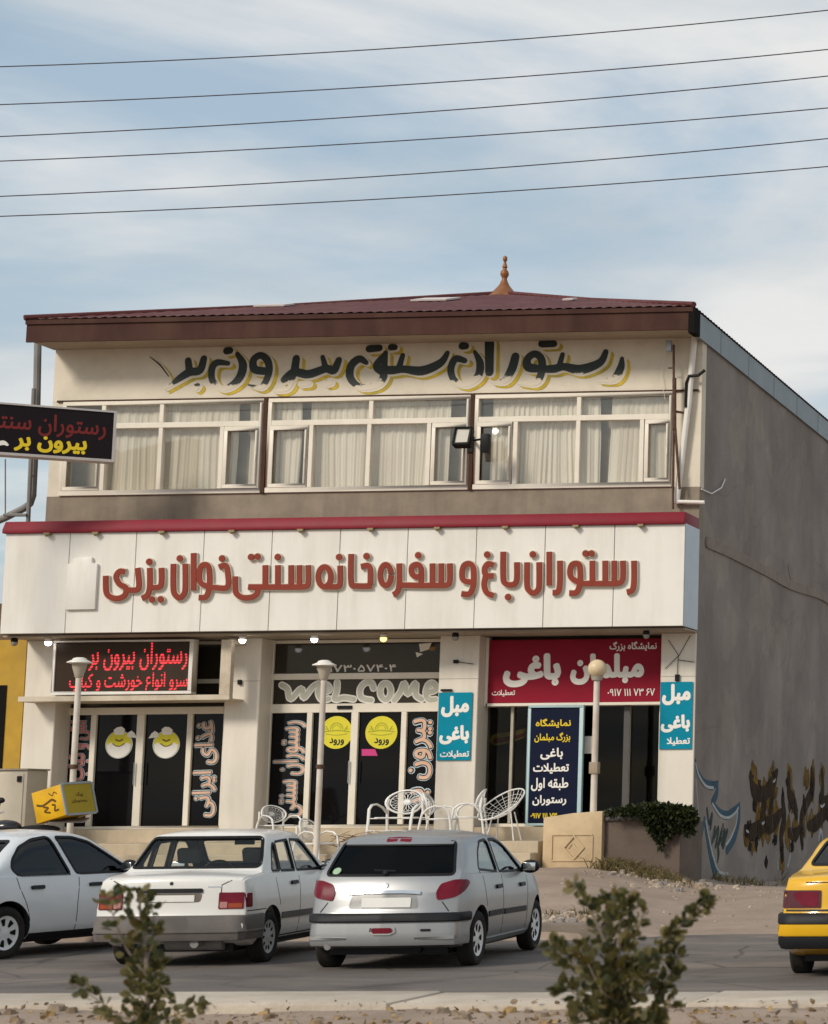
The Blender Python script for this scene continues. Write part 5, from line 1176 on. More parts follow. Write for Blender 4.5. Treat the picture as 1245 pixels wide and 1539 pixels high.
c.part(c.patch(round_poly([(.50, -.13), (.56, -.13), (.56, .13), (.50, .13)], .02), 'T', .012, .02, .04), 'brake_light', car_red)
c.part(c.strip([(-.56, 1.325), (.56, 1.325)], .06, 'B', .012, .03), 'spoiler', silver)
m = MB(); p, n_ = c.hit(.02, 1.0, 'B'); m.tube([p+n_*.01+Vector((0, -.10, .02)), p+n_*.012+Vector((0, .12, .03))], .012, 6); m.ball(p+n_*.01, .035, 10); c.part(m, 'wiper', bump_black)
m = MB(); p, n_ = c.hit(.0, .885, 'B'); m.lathe([(.035, 0), (.033, .006), (0, .008)], p+n_*.001, n_, n=20); c.part(m, 'badge', chrome)
for sd_ in 'RL': c.part(c.strip([(1.02, .535), (1.57, .535)], .06, sd_, .014, .03), 'side_moulding', bump_black); c.part(c.strip([(1.64, .53), (2.55, .52)], .06, sd_, .014, .03), 'side_moulding', bump_black); c.part(c.strip([(1.08, .235), (2.7, .235)], .07, sd_, .012, .03), 'sill_trim', silver)
m = MB(); p, n_ = c.hit(.56, 1.03, 'B'); m.lathe([(.045, 0), (.04, .003)], p+n_*.002, n_, n=18); c.part(m, 'window_sticker', mat('green_sticker', (.35, .5, .33), .5, var=.1))
mirror(c, 2.50, 1.0, 'R', bump_black, r, 1.1); mirror(c, 2.50, 1.0, 'L', bump_black, r, 1.1)
m = MB(); m.tube([(.05, .55, .26), (.22, .55, .27)], .035, 12); c.part(m, 'exhaust', grey_pipe)

# ---- white three-box saloon with grey bumper
white = mat('white_car_paint', (.70, .68, .64), .28, var=.03, vscale=2, coat=.5, dirt=(.5, .44, .36), dirt_amt=.15)
greyb = mat('grey_bumper', (.105, .092, .085), .6, var=.12, vscale=3, dirt=(.24, .2, .17), dirt_amt=.4)
sp = dict(L=3.93, W=1.61, tumble=.26, belt=(.975, .93), crown=.03, paint=white, bow=(.05, .16), plan=(.35, .05), planf=(.7, .14), R=.283, axles=(.80, 3.14), cab=(.64, 2.78), pitch=.4,
 lift=.17, top=[(0, .40), (.006, .52), (.03, .58), (.045, .66), (.06, .92), (.10, .985), (.60, 1.015), (.66, 1.04), (1.0, 1.40), (1.08, 1.445), (1.6, 1.475), (2.05, 1.45), (2.18, 1.39), (2.78, 1.0), (3.3, .94), (3.72, .84), (3.90, .66), (3.93, .34)],
 side_win=[[(.94, 1.00), (1.07, 1.24), (1.12, 1.30), (1.18, 1.30), (1.18, .995)], [(1.215, .995), (1.215, 1.315), (1.62, 1.335), (1.66, .985)], [(1.72, .985), (1.69, 1.335), (2.02, 1.325), (2.12, 1.28), (2.56, .975)]], wr=.025,
 rear_win=[(-.69, 1.05), (.69, 1.05), (.59, 1.375), (-.59, 1.375)], rw_in=1.15, wind=[(-.62, 1.05), (.62, 1.05), (.54, 1.34), (-.54, 1.34)], ws_in=2.0, glass=glassmat('car_glass_clear', (.97, .98, .97), .6), rim=mat('hubcap_grey', (.42, .41, .39), .5, .1, var=.15), style='saba', seat=1.65, dash=2.35,
 gaps=[[(1.68, .28), (1.69, .97)], [(2.60, .30), (2.58, .96)], [(1.06, .62), (.98, .80), (.95, .98)], [(.12, .60), (.62, .60)], ], rgaps=[[(-.52, .62), (-.52, .88), (-.66, .95)], [(.52, .62), (.52, .88), (.66, .95)]], handles=[(1.50, .85), (2.42, .84)])
c = make_car('parked_car', 'white boxy saloon with grey rear bumper and two headrests seen through its rear window', sp, (-11.98, 21.80, .0), 7)
for s_ in (-1, 1):
    a, b_ = (.50, .755); q = lambda x0, x1, z0, z1: round_poly([(s_*x0, z0), (s_*x1, z0), (s_*x1, z1), (s_*x0, z1)], .012)
    o = c.part(c.patch(q(a, b_, .625, .80), 'B', .010, .04, .04), 'tail_light', car_red)
    c.part(c.patch(q(a+.10, b_-.015, .635, .685), 'B', .014, .02, .04), 'indicator_lens', amber, o); c.part(c.patch(q(a+.015, a+.09, .635, .70), 'B', .014, .02, .04), 'reversing_lens', mat('dull_lens', (.42, .2, .18), .2, var=.1), o)
    for sd_ in ('R' if s_ < 0 else 'L'): c.part(c.patch([(.10, .64), (.22, .64), (.22, .79), (.10, .79)], sd_, .006, .03, .05), 'side_lens', car_red, o)
c.part(c.wrap([(.288, -.03), (.295, .02), (.33, .03), (.372, .034), (.378, .046), (.392, .046), (.40, .036), (.54, .032), (.557, .02), (.562, -.01)], .50), 'bumper', greyb)
c.part(c.patch(round_poly([(-.33, .80), (.36, .80), (.36, .845), (-.33, .845)], .015), 'B', .018, .03, .04), 'trunk_grip', bump_black)
c.part(c.patch(round_poly([(-.31, .70), (.34, .70), (.36, .79), (-.33, .79)], .03), 'B', .003, .02, .04), 'plate_recess', mat('recess_brown', (.16, .13, .10), .6, var=.3, vscale=8))
c.part(c.patch([(-.25, .705), (.27, .705), (.27, .775), (-.25, .775)], 'B', .012, .012), 'number_plate', plate_m)
for s_ in (-1, 1): c.part(c.patch([(s_*.38, .855), (s_*.52, .855), (s_*.52, .872), (s_*.38, .872)], 'B', .004, .006), 'badge', chrome)
m = MB(); p, n_ = c.hit(.0, .90, 'B'); m.lathe([(.02, 0), (.018, .006)], p, n_, n=16); c.part(m, 'lock', bump_black)
for sd_ in 'RL': c.part(c.strip([(1.10, .50), (2.65, .49)], .07, sd_, .012, .03), 'side_moulding', greyb)
for sd_ in 'R': c.part(c.strip([(1.08, .25), (2.8, .25)], .07, sd_, .006, .02), 'sill_trim', bump_black)
mirror(c, 2.46, 1.02, 'R', bump_black, c.root, .9); mirror(c, 2.46, 1.02, 'L', bump_black, c.root, .9)
m = MB(); m.tube([(.02, -.28, .26), (.3, -.28, .27)], .045, 12); m.tube([(.28, -.5, .26), (.28, .1, .26)], .085, 12); c.part(m, 'exhaust', grey_pipe)
m = MB(); m.box(.62, 1.0, -.62, .62, .94, .97); c.part(m, 'parcel_shelf', cabin, smooth=False)
m = MB(); m.box(2.08, 2.11, -.11, .11, 1.27, 1.33); c.part(m, 'interior_mirror', bump_black)

# ---- white saloon at the left edge, dark side glass
white2 = mat('bluish_white_paint', (.62, .64, .66), .28, var=.03, vscale=2, coat=.6, dirt=(.45, .42, .38), dirt_amt=.12)
sp = dict(L=4.08, W=1.66, tumble=.28, belt=(.93, .90), crown=.05, paint=white2, bow=(.10, .2), plan=(.55, .10), planf=(.9, .18), R=.300, axles=(.78, 3.20), cab=(.62, 2.95), pitch=.3,
 top=[(0, .32), (.01, .58), (.04, .64), (.08, .88), (.14, .97), (.55, 1.01), (.62, 1.04), (1.05, 1.35), (1.25, 1.43), (1.65, 1.475), (2.0, 1.47), (2.3, 1.40), (2.95, 1.0), (3.4, .90), (3.85, .76), (4.03, .58), (4.08, .34)],
 side_win=[[(.88, 1.03), (.93, 1.13), (1.08, 1.27), (1.30, 1.355), (1.56, 1.385), (1.80, .935), (.98, .94)], [(1.90, .935), (1.66, 1.38), (1.95, 1.37), (2.20, 1.31), (2.78, .985), (2.74, .935)]], wr=.05,
 rear_win=[(-.58, 1.05), (.58, 1.05), (.50, 1.34), (-.50, 1.34)], rw_in=1.2, wind=[(-.62, 1.06), (.62, 1.06), (.52, 1.38), (-.52, 1.38)], ws_in=2.1, glass=cgm, rim=mat('alloy_rim', (.70, .71, .72), .35, .2, var=.08), style='spoke', seat=1.75, dash=2.5,
 gaps=[[(1.90, .90), (1.86, .60), (1.86, .27)], [(2.84, .28), (2.86, .90)], [(1.12, .42), (1.06, .60), (.95, .80), (.92, .92)]], rgaps=[], handles=[(1.22, .80), (2.15, .80)])
c = make_car('parked_car', 'white saloon with tinted side windows cut off by the left edge', sp, (-15.62, 22.65, .0), -9.5)
c.part(c.wrap([(.30, -.02), (.31, .02), (.34, .03), (.54, .03), (.56, .02), (.565, -.01)], .44), 'bumper', white2)
for s_ in (-1, 1): c.part(c.patch(round_poly([(s_*.52, .68), (s_*.78, .68), (s_*.76, .88), (s_*.55, .88)], .04), 'B', .01, .04, .04), 'tail_light', car_red)
c.part(c.patch([(-.26, .66), (.26, .66), (.26, .77), (-.26, .77)], 'B', .012, .012), 'number_plate', plate_m)
for sd_ in 'RL': c.part(c.strip([(1.14, .245), (2.8, .245)], .06, sd_, .012, .03), 'sill_trim', bump_black)
mirror(c, 2.64, 1.0, 'R', bump_black, c.root, 1.15); mirror(c, 2.64, 1.0, 'L', bump_black, c.root, 1.15)

# ---- yellow taxi at the right edge
yl = mat('taxi_yellow', (.72, .40, .012), .25, var=.04, vscale=2, coat=.6)
sp = dict(L=4.40, W=1.71, tumble=.30, belt=(1.0, .92), crown=.04, paint=yl, bow=(.06, .2), plan=(.45, .06), planf=(.9, .18), R=.305, axles=(.86, 3.53), cab=(.72, 3.10), pitch=0,
 top=[(0, .36), (.006, .60), (.03, .65), (.05, .72), (.075, .95), (.13, 1.015), (.66, 1.05), (.72, 1.07), (1.22, 1.35), (1.4, 1.395), (1.9, 1.41), (2.35, 1.38), (2.5, 1.33), (3.15, .98), (3.8, .87), (4.25, .72), (4.38, .56), (4.40, .36)],
 side_win=[[(1.10, 1.03), (1.32, 1.27), (1.40, 1.30), (1.86, 1.32), (1.90, 1.01)], [(1.97, 1.01), (1.94, 1.32), (2.3, 1.31), (2.46, 1.26), (2.96, .98)]], wr=.03,
 rear_win=[(-.68, 1.085), (.68, 1.085), (.58, 1.325), (-.58, 1.325)], rw_in=1.35, wind=[(-.66, 1.05), (.66, 1.05), (.56, 1.33), (-.56, 1.33)], ws_in=2.3, glass=cg, rglass=glassmat('taxi_rear_glass', (.12, .15, .17)), rim=mat('hubcap_silver', (.72, .71, .69), .4, .1, var=.1), style='plain', seat=1.95, dash=2.7,
 gaps=[[(1.94, .28), (1.95, 1.0)], [(3.0, .3), (3.0, .97)]], rgaps=[[(-.60, .93), (.60, .93)], [(-.66, .66), (-.66, .86)]], handles=[(1.70, .86), (2.75, .85)])
c = make_car('taxi', 'yellow taxi saloon with black bumper band at the right edge', sp, (-4.09, 20.08, .0), 3)
for s_ in (-1, 1):
    o = c.part(c.patch(round_poly([(s_*.44, .685), (s_*.815, .685), (s_*.815, .855), (s_*.44, .855)], .015), 'B', .010, .04, .04), 'tail_light', mat('smoked_red', (.075, .005, .01), .15, var=.1, coat=.6))
    c.part(c.patch(round_poly([(s_*.47, .70), (s_*.62, .70), (s_*.72, .80), (s_*.70, .84), (s_*.47, .84)], .015), 'B', .014, .02, .03), 'red_lens', car_red, o)
c.part(c.wrap([(.535, -.01), (.54, .05), (.55, .05), (.62, .05), (.632, .04), (.64, -.01)], .52), 'bumper_strip', bump_black)
c.part(c.wrap([(.415, -.01), (.42, .04), (.44, .05), (.53, .05), (.534, -.01)], .52), 'bumper', yl); c.part(c.wrap([(.29, -.03), (.30, .02), (.35, .046), (.412, .046), (.414, -.01)], .52), 'bumper_valance', bump_black)
c.part(c.patch([(-.28, .70), (.28, .70), (.28, .82), (-.28, .82)], 'B', .012, .012), 'number_plate', plate_m)
c.part(c.strip([(-.83, .663), (.83, .663)], .018, 'B', .006, .01), 'trim_line', bump_black)
for sd_ in 'RL': c.part(c.strip([(1.2, .5), (3.0, .49)], .07, sd_, .012, .03), 'side_moulding', bump_black)
mirror(c, 2.86, 1.02, 'R', bump_black, c.root); mirror(c, 2.86, 1.02, 'L', bump_black, c.root)

# ================================================================== LAMP POSTS
post_m = mat('cream_post_paint', (.66, .60, .52), .5, var=.08, vscale=3, dirt=(.35, .24, .15), dirt_amt=.5)
def lamp_post(px_top, py_cap, px_mid, Y, kind, label, zbase):
    t_ = thing('lamp_post', label, 'lamp post', group='lamp posts before the shopfronts'); p = at(px_top, py_cap, Y=Y); x, z = p.x, p.z
    if kind == 'cap':
        m = MB(); m.lathe([(.07, 0), (.054, .02), (.05, .5), (.046, z-zbase-.27)], (x, Y, zbase), n=16); m.build('pole', post_m, t_, smooth=True)
        m = MB(); m.lathe([(.05, -.30), (.065, -.28), (.075, -.23), (.105, -.13), (.12, -.05), (.0, -.045)], (x, Y, z), n=24); m.build('lantern', mat('lantern_glass', (.42, .37, .29), .4, var=.1), t_, smooth=True)
        m = MB(); m.lathe([(.08, -.075), (.15, -.055), (.195, -.05), (.19, -.035), (.115, .0), (.10, .025), (.055, .042), (0, .046)], (x, Y, z), n=28); m.build('cap', white_metal, t_, smooth=True)
        m = MB(); m.lathe([(.06, 0), (.068, .01), (.068, .06), (.06, .07)], (x, Y, zbase+(z-zbase)*.5), n=14); m.build('clamp', rust, t_, smooth=True)
    else:
        m = MB(); m.lathe([(.08, 0), (.06, .02), (.055, .6), (.05, z-zbase-.14)], (x, Y, zbase), n=16); m.build('pole', post_m, t_, smooth=True)
        m = MB(); m.ball((x, Y, z), .158, 28); m.build('globe', mat('cream_globe', (.66, .52, .33), .35, var=.1, vscale=6), t_, smooth=True)
        m = MB(); m.lathe([(.06, -.21), (.085, -.2), (.10, -.15), (.11, -.13)], (x, Y, z), n=18); m.build('collar', mat('collar_grey', (.4, .36, .3), .5, var=.1), t_, smooth=True)
        m = MB(); m.box(x-.075, x+.075, Y-.075, Y+.075, zbase+1.0, zbase+1.2); m.build('junction_box', mat('box_brown', (.34, .27, .19), .6, var=.15), t_, bevel=.01)
    rebase(t_, (x, Y, zbase)); return t_
lamp_post(120, 992, 0, 33.3, 'cap', 'cream lamp post with a mushroom cap in front of the LED board', .62)
lamp_post(488, 996, 0, 34.0, 'cap', 'cream lamp post with a mushroom cap in front of the WELCOME door', .62)
lamp_post(898, 1005, 0, 34.95, 'globe', 'cream lamp post with a round globe in front of the crimson banner', 1.3)

# ================================================================== WHITE WIRE CHAIRS
chair_m = mat('white_chair_paint', (.78, .77, .74), .35, var=.06, dirt=(.5, .4, .3), dirt_amt=.25)
def make_chair(label, loc, rz):
    t_ = thing('garden_chair', label, 'chair', (0, 0, 0), 0, 'white metal garden chairs on the terrace'); r_ = .018
    # local frame: seat centre above the origin, front towards -y
    m = MB(); n = 28; ring_ = [Vector((.25*math.cos(2*PI*k/n), .25*math.sin(2*PI*k/n)-.02, .44)) for k in range(n)]; m.tube(ring_, r_, 6, closed=True)
    for q in (.17, .09): m.tube([Vector((q*math.cos(2*PI*k/n), q*math.sin(2*PI*k/n)-.02, .435)) for k in range(n)], .005, 5, closed=True)
    for k in range(16): a = 2*PI*k/16; m.tube([(.04*math.cos(a), .04*math.sin(a)-.02, .435), (.25*math.cos(a), .25*math.sin(a)-.02, .44)], .004, 4)
    m.build('seat', chair_m, t_, smooth=True)
    bc = Vector((0, .25, .74)); up_ = Vector((0, .20, .98)).normalized(); sx_ = Vector((1, 0, 0)); B_ = lambda x, z: bc+sx_*x+up_*z+Vector((0, -.08*(x*x)/.06, 0))
    m = MB(); m.tube([B_(.235*math.cos(2*PI*k/32), .225*math.sin(2*PI*k/32)) for k in range(32)], r_, 6, closed=True); m.tube([B_(.19*math.cos(2*PI*k/32), .18*math.sin(2*PI*k/32)) for k in range(32)], .006, 5, closed=True)
    m.build('backrest', chair_m, t_, smooth=True)
    m = MB()
    for k in range(18):                                    # petal loops of wire round a plain hub
        a = 2*PI*k/18
        for s_ in (-1, 1):
            m.tube([B_(.04*math.cos(a), .04*math.sin(a)), B_(.12*math.cos(a+s_*.22), .115*math.sin(a+s_*.22)), B_(.19*math.cos(a), .18*math.sin(a))], .0035, 4)
    m.lathe([(.045, -.006), (.045, .006), (.02, .012), (0, .012)], B_(0, 0), (0, -.98, .2), n=18)
    m.build('back_mesh', chair_m, t_, smooth=True)
    for s_ in (-1, 1):
        m = MB(); m.tube([(s_*.27, .33, 0), (s_*.255, .27, .44), (s_*.24, .24, .60), (s_*.225, .26, .80)], .019, 8); m.build('leg', chair_m, t_, smooth=True)
        m = MB(); m.tube([(s_*.27, -.26, 0), (s_*.27, -.22, .40), (s_*.28, -.19, .60), (s_*.29, -.10, .68), (s_*.29, .04, .70), (s_*.27, .16, .64), (s_*.25, .24, .54)], .019, 8); m.build('leg', chair_m, t_, smooth=True)
    for p_ in ([(-.27, .30, .2), (.27, .30, .2)], [(-.27, -.24, .2), (.27, -.24, .2)], [(-.26, .27, .44), (.26, .27, .44)], [(-.25, -.22, .43), (.25, -.22, .43)]): m = MB(); m.tube(p_, .010, 6); m.build('stretcher', chair_m, t_, smooth=True)
    t_.location = loc; t_.rotation_euler = (0, 0, rz); return t_
CZ = 1.17
ch0 = make_chair('white wire garden chair with a round petal back facing out before the glass door', (at(597, 1250, Y=35.35).x, 35.35, CZ), math.radians(-8))
ch0.scale = (1.5, 1.1, .92)
def chair2(label, px, Y, rz, sc_=(1.1, 1.0, .86), z=CZ, rx=0.0):
    c_ = copy_tree(ch0); c_['label'] = label; c_.location = (at(px, 1250, Y=Y).x, Y, z); c_.rotation_euler = (rx, 0, math.radians(rz)); c_.scale = sc_; return c_
chair2('white wire garden chair seen from the side below the teal pillar sign', 662, 35.0, 100)
chair2('white wire garden chair turned sideways at the foot of the pillar with the teal sign', 702, 35.3, -75, (1.1, 1.0, .92))
chair2('white wire garden chair nearest the white saloon, low before the left WELCOME panel', 420, 35.2, 62, (1.0, .95, .66))
chair2('white wire garden chair partly hidden between the white saloon and silver hatchback', 478, 34.3, 80, (1.0, .95, .80), z=.80)
# round bowl chair
bw = thing('bowl_chair', 'white round wire bowl chair leaning beside the navy display sign', 'chair'); cb = at(757, 1214, Y=35.4)
m = MB(); rot = Matrix.Rotation(math.radians(-24), 3, 'Y') @ Matrix.Rotation(math.radians(30), 3, 'X'); n = 36
def bowl(r, a): return cb+rot@Vector((r*math.cos(a), r*math.sin(a), .9*r*r-.10))
m.tube([bowl(.44, 2*PI*k/n) for k in range(n)], .013, 7, closed=True); m.build('rim', chair_m, bw, smooth=True)
m = MB()
for r_ in (.06, .12, .18, .24, .30, .36): m.tube([bowl(r_, 2*PI*k/n) for k in range(n)], .004, 4, closed=True)
for k in range(22): m.tube([bowl(.03+.41*j/6, 2*PI*k/22) for j in range(7)], .004, 4)
m.build('mesh_bowl', chair_m, bw, smooth=True)
for dx, dy in ((-.22, -.1), (.22, -.1), (.2, .25), (-.2, .25)):
    m = MB(); m.tube([cb+Vector((dx*.7, dy*.6, -.08)), Vector((cb.x+dx*1.1, cb.y+dy*1.2, CZ))], .012, 7); m.build('leg', chair_m, bw, smooth=True)
rebase(bw, (cb.x, cb.y, CZ))

# ================================================================== OVERHEAD WIRES
wire_m = mat('wire_grey', (.06, .05, .06), .6, var=0)
names = ['topmost', 'second from the top', 'third from the top', 'fourth from the top', 'fifth from the top', 'lowest']
for i, (a, b_, c_) in enumerate(((100, 69, 15), (157, 125, 74), (205, 168, 114), (242, 209, 162), (295, 260, 208), (325, 295, 250))):
    Y = 27.5+.25*i; p0, p1, p2 = at(0, a, Y=Y), at(640, b_, Y=Y), at(1245, c_, Y=Y)
    L_ = lambda t: p0*((t-.5)*(t-1)*2)+p1*(-4*t*(t-1))+p2*(2*t*(t-.5))
    m = MB(); m.tube([L_(-1.0+3.0*k/48) for k in range(49)], .0085, 5); o = m.build('overhead_wire', wire_m, smooth=True)
    tag(o, 'thin dark overhead wire across the sky, %s of the six' % names[i], 'wire', 'overhead wires across the sky')

# ================================================================== DELIVERY MOTORCYCLE
mo = thing('motorcycle', 'parked delivery motorcycle with a yellow cargo box behind the left white saloon', 'motorcycle')
MX, MY = at(104, 1210, Y=32.3).x, 32.3
mg = .62
def mp_(x, y, z): # local: x forward (towards the photo's left), y across, z up; the bike leans on its stand
    a = math.radians(198); ln = math.radians(-9); y, z = y*math.cos(ln)-z*math.sin(ln), y*math.sin(ln)+z*math.cos(ln)
    return Vector((MX+x*math.cos(a)-y*math.sin(a), MY+x*math.sin(a)+y*math.cos(a), mg+z))
def axis_v(): return (mp_(0, 1, 0)-mp_(0, 0, 0)).normalized()
for xw in (.10, 1.38):
    m = MB(); m.lathe([(.24, -.035), (.30, -.045), (.315, 0), (.30, .045), (.24, .035)], mp_(xw, 0, .31), axis_v(), n=30); wo = m.build('wheel', rubber, mo, smooth=True)
    m = MB(); m.lathe([(.245, -.02), (.245, .02)], mp_(xw, 0, .31), axis_v(), n=30)
    for k in range(12): a = 2*PI*k/12; m.tube([mp_(xw, 0, .31), mp_(xw+.24*math.cos(a), 0, .31+.24*math.sin(a))], .005, 4)
    m.build('spokes', chrome, wo)
m = MB(); m.tube([mp_(.10, 0, .31), mp_(.45, 0, .42), mp_(.85, 0, .34), mp_(1.0, 0, .75), mp_(1.12, 0, .95)], .03, 8); m.tube([mp_(.45, 0, .42), mp_(.3, 0, .75), mp_(1.05, 0, .80)], .025, 8); m.tube([mp_(1.38, .06, .31), mp_(1.12, .06, 1.0)], .025, 8); m.tube([mp_(1.38, -.06, .31), mp_(1.12, -.06, 1.0)], .025, 8)
m.build('frame', black_plastic, mo, smooth=True)
m = MB(); m.ball(mp_(.62, 0, .45), .17, 14, (1.1, .8, .9)); m.build('engine', grey_pipe, mo, smooth=True)
m = MB(); m.ball(mp_(.86, 0, .86), .2, 18, (1.25, .75, .62)); m.build('tank', mat('tank_charcoal', (.02, .02, .024), .3, var=.05, coat=.5), mo, smooth=True)
m = MB(); m.ball(mp_(.38, 0, .83), .2, 18, (1.7, .75, .36)); m.build('seat', black_plastic, mo, smooth=True)
m = MB(); m.tube([mp_(.98, -.36, 1.06), mp_(1.10, -.2, 1.02), mp_(1.12, 0, 1.0), mp_(1.10, .2, 1.02), mp_(.98, .36, 1.06)], .016, 8); m.build('handlebar', chrome, mo, smooth=True)
m = MB(); m.ball(mp_(1.22, 0, .92), .11, 16); m.build('headlight', chrome, mo, smooth=True)
m = MB(); m.box(.0, .5, -.2, .2, .98, 1.0, X=lambda v: mp_(*(v-Vector((.3, 0, .02))))); m.build('rack', grey_pipe, mo)
for s_ in (-1, 1):
    m = MB(); m.tube([mp_(1.05, s_*.28, 1.04), mp_(1.03, s_*.34, 1.2)], .008, 5); m.ball(mp_(1.03, s_*.36, 1.24), .06, 12, (1.2, .5, .8)); m.build('mirror', black_plastic, mo, smooth=True)
# the box: corners read from the photo at this depth, then a true box is fitted
bxm = mat('yellow_cargo_box', (.72, .41, .010), .45, var=.1, vscale=4, dirt=(.35, .2, .03), dirt_amt=.5); bxs = mat('darker_olive_yellow', (.40, .30, .025), .45, var=.1, dirt=(.25, .18, .03), dirt_amt=.4)
R3 = Matrix.Rotation(math.radians(-14), 3, 'Y') @ Matrix.Rotation(math.radians(-14), 3, 'Z'); bc = at(96, 1207, Y=32.15); hx_, hy_, hz_ = .30, .30, .25
Xb = lambda v: bc+R3@v
m = MB(); m.box(-hx_, hx_, -hy_, hy_, -hz_, hz_, X=Xb); bo = m.build('delivery_box', bxm, mo, bevel=.012)
m = MB(); m.box(hx_+.002, hx_+.012, -hy_+.02, hy_-.02, -hz_+.02, hz_-.02, X=Xb); m.build('box_side', bxs, bo)  # right-hand face set darker and more olive than the rest
m = MB(); e = .018
for y in (-1, 1): m.box(hx_+.0, hx_+.022, y*hy_-e, y*hy_+e, -hz_, hz_, X=Xb)
for z in (-1, 1): m.box(hx_+.001, hx_+.021, -hy_+e, hy_-e, z*hz_-e, z*hz_+e, X=Xb)
m.build('box_edging', metal_grey, bo)
BF = Pl(Xb(Vector((0, -hy_-.001, 0))), R3@Vector((1, 0, 0)), R3@Vector((0, 0, 1))); BR = Pl(Xb(Vector((hx_+.013, 0, 0))), R3@Vector((0, 1, 0)), R3@Vector((0, 0, 1)))
m = MB(); dk = mat('brown_ink', (.12, .06, .01), .5, var=.1)
m.ribbon(BF, [(-.22, .03), (-.12, .0), (.0, .03), (.08, .05), (.14, .01)], .035, 0, .002); m.ribbon(BF, [(-.10, -.03), (-.02, -.06), (-.10, -.10), (.0, -.14)], .03, 0, .002); m.ribbon(BF, [(.07, -.03), (.12, -.05), (.10, -.13), (.17, -.13)], .03, 0, .002)
m.ribbon(BF, [(.04, .16), (.10, .11), (.14, .16), (.19, .12)], .015, 0, .002)
text(m, BR, 'پیک', -.06, .02, .08, .10, bold=.03, d=0); text(m, BR, 'رستوران', -.16, -.07, .14, -.01, bold=.03, d=0)
m.build('box_lettering', dk, bo)
rebase(mo, (MX, MY, mg))

# ================================================================== GRAFFITI on the side wall (paint on the building)
G = zpx(1030, 1120, .1727)
def gr(name, m_, strokes, d=.002):
    mb = MB()
    for i, (pts, wd_) in enumerate(strokes):
        q = [SW.px(*p) for p in G(pts)]; mb.ribbon(SW, q, [w_/42 for w_ in (wd_ if isinstance(wd_, list) else [wd_]*len(q))], -.004, d+.0005*(i % 6))
    mb.build(name, m_, bd)
blue = mat('graffiti_blue', (.035, .085, .125), .8, var=.25, vscale=4); pale = mat('graffiti_pale', (.42, .43, .42), .8, var=.2); teal_p = mat('graffiti_green', (.025, .05, .042), .8, var=.3); och = mat('graffiti_ochre', (.20, .115, .022), .85, var=.6, vscale=3, spec=.05); blk = mat('graffiti_black', (.022, .017, .015), .85, var=.4, vscale=3, spec=.05)
def spray(m_, lo, hi):
    t = m_.node_tree; n = t.nodes; co = n.new('ShaderNodeTexCoord'); out = n['Material Output']; src = out.inputs[0].links[0].from_socket
    f = tramp(t, tnoise(t, 4.5, 9, .68, co.outputs['Object'], (1, 1, .45)), (lo, (0, 0, 0)), (hi, (1, 1, 1)))
    mi = n.new('ShaderNodeMixShader'); tr = n.new('ShaderNodeBsdfTransparent'); t.links.new(f, mi.inputs[0]); t.links.new(tr.outputs[0], mi.inputs[1]); t.links.new(src, mi.inputs[2]); t.links.new(mi.outputs[0], out.inputs[0])
spray(och, .34, .55); spray(blk, .28, .50); spray(teal_p, .34, .52)
gr('graffiti_outline', blue, [([(88, 130), (110, 230), (165, 325), (240, 352), (285, 325)], [3, 5, 6, 7, 3]), ([(282, 325), (275, 420), (242, 490)], [4, 8, 7]), ([(235, 490), (290, 575), (360, 612), (425, 575), (472, 515)], [5, 6, 7, 7, 3]), ([(472, 515), (468, 650), (430, 800), (365, 915)], [4, 7, 8, 7]),
 ([(170, 640), (150, 740), (135, 860)], [3, 5, 2]), ([(168, 640), (190, 780), (225, 960), (262, 1108)], [4, 7, 9, 10])])
gr('graffiti_highlight', pale, [([(92, 160), (120, 265), (180, 355), (245, 372)], 2.2), ([(238, 510), (300, 605), (370, 632), (430, 595), (462, 545)], 2.2), ([(455, 560), (445, 680), (400, 800), (355, 870)], 2.2), ([(178, 660), (205, 800), (240, 960), (292, 1098), (370, 1120)], 2.2), ([(92, 300), (115, 600), (130, 830)], 1.2)], .005)
gr('graffiti_scribble', teal_p, [([(190, 560), (210, 680), (235, 600), (220, 720)], 4), ([(260, 720), (230, 850), (290, 720), (265, 880)], 4), ([(330, 700), (290, 860), (345, 740), (320, 860)], 4), ([(365, 750), (330, 880)], 5), ([(280, 860), (290, 940), (282, 1010)], [3, 5, 3])], .004)
rr = random.Random(3)
dr = []
for (x, y, w_, l) in ((590, 270, 8, 120), (765, 270, 8, 120), (905, 290, 6, 130), (1050, 290, 7, 90), (1110, 300, 6, 200), (1190, 270, 7, 110), (620, 470, 7, 140), (690, 440, 8, 160), (740, 420, 8, 200), (790, 640, 9, 150), (650, 690, 10, 120), (550, 770, 9, 80), (590, 860, 10, 80), (930, 470, 6, 120), (960, 720, 7, 120), (1040, 640, 7, 160), (1100, 680, 9, 110), (1180, 600, 7, 130), (900, 760, 7, 160), (840, 1040, 5, 90), (1240, 520, 6, 100), (620, 380, 11, 50), (700, 700, 12, 40), (770, 380, 9, 90)):
    dr.append(([(x+rr.uniform(-6, 6), y-l*.75), (x, y-l*.3), (x+rr.uniform(-8, 8), y+l*.3), (x+rr.uniform(-12, 12), y+l*.95)], [w_*1.2, w_*3.2, w_*3.0, w_*.6]))
gr('graffiti_lettering', och, dr, .004)
dr = []
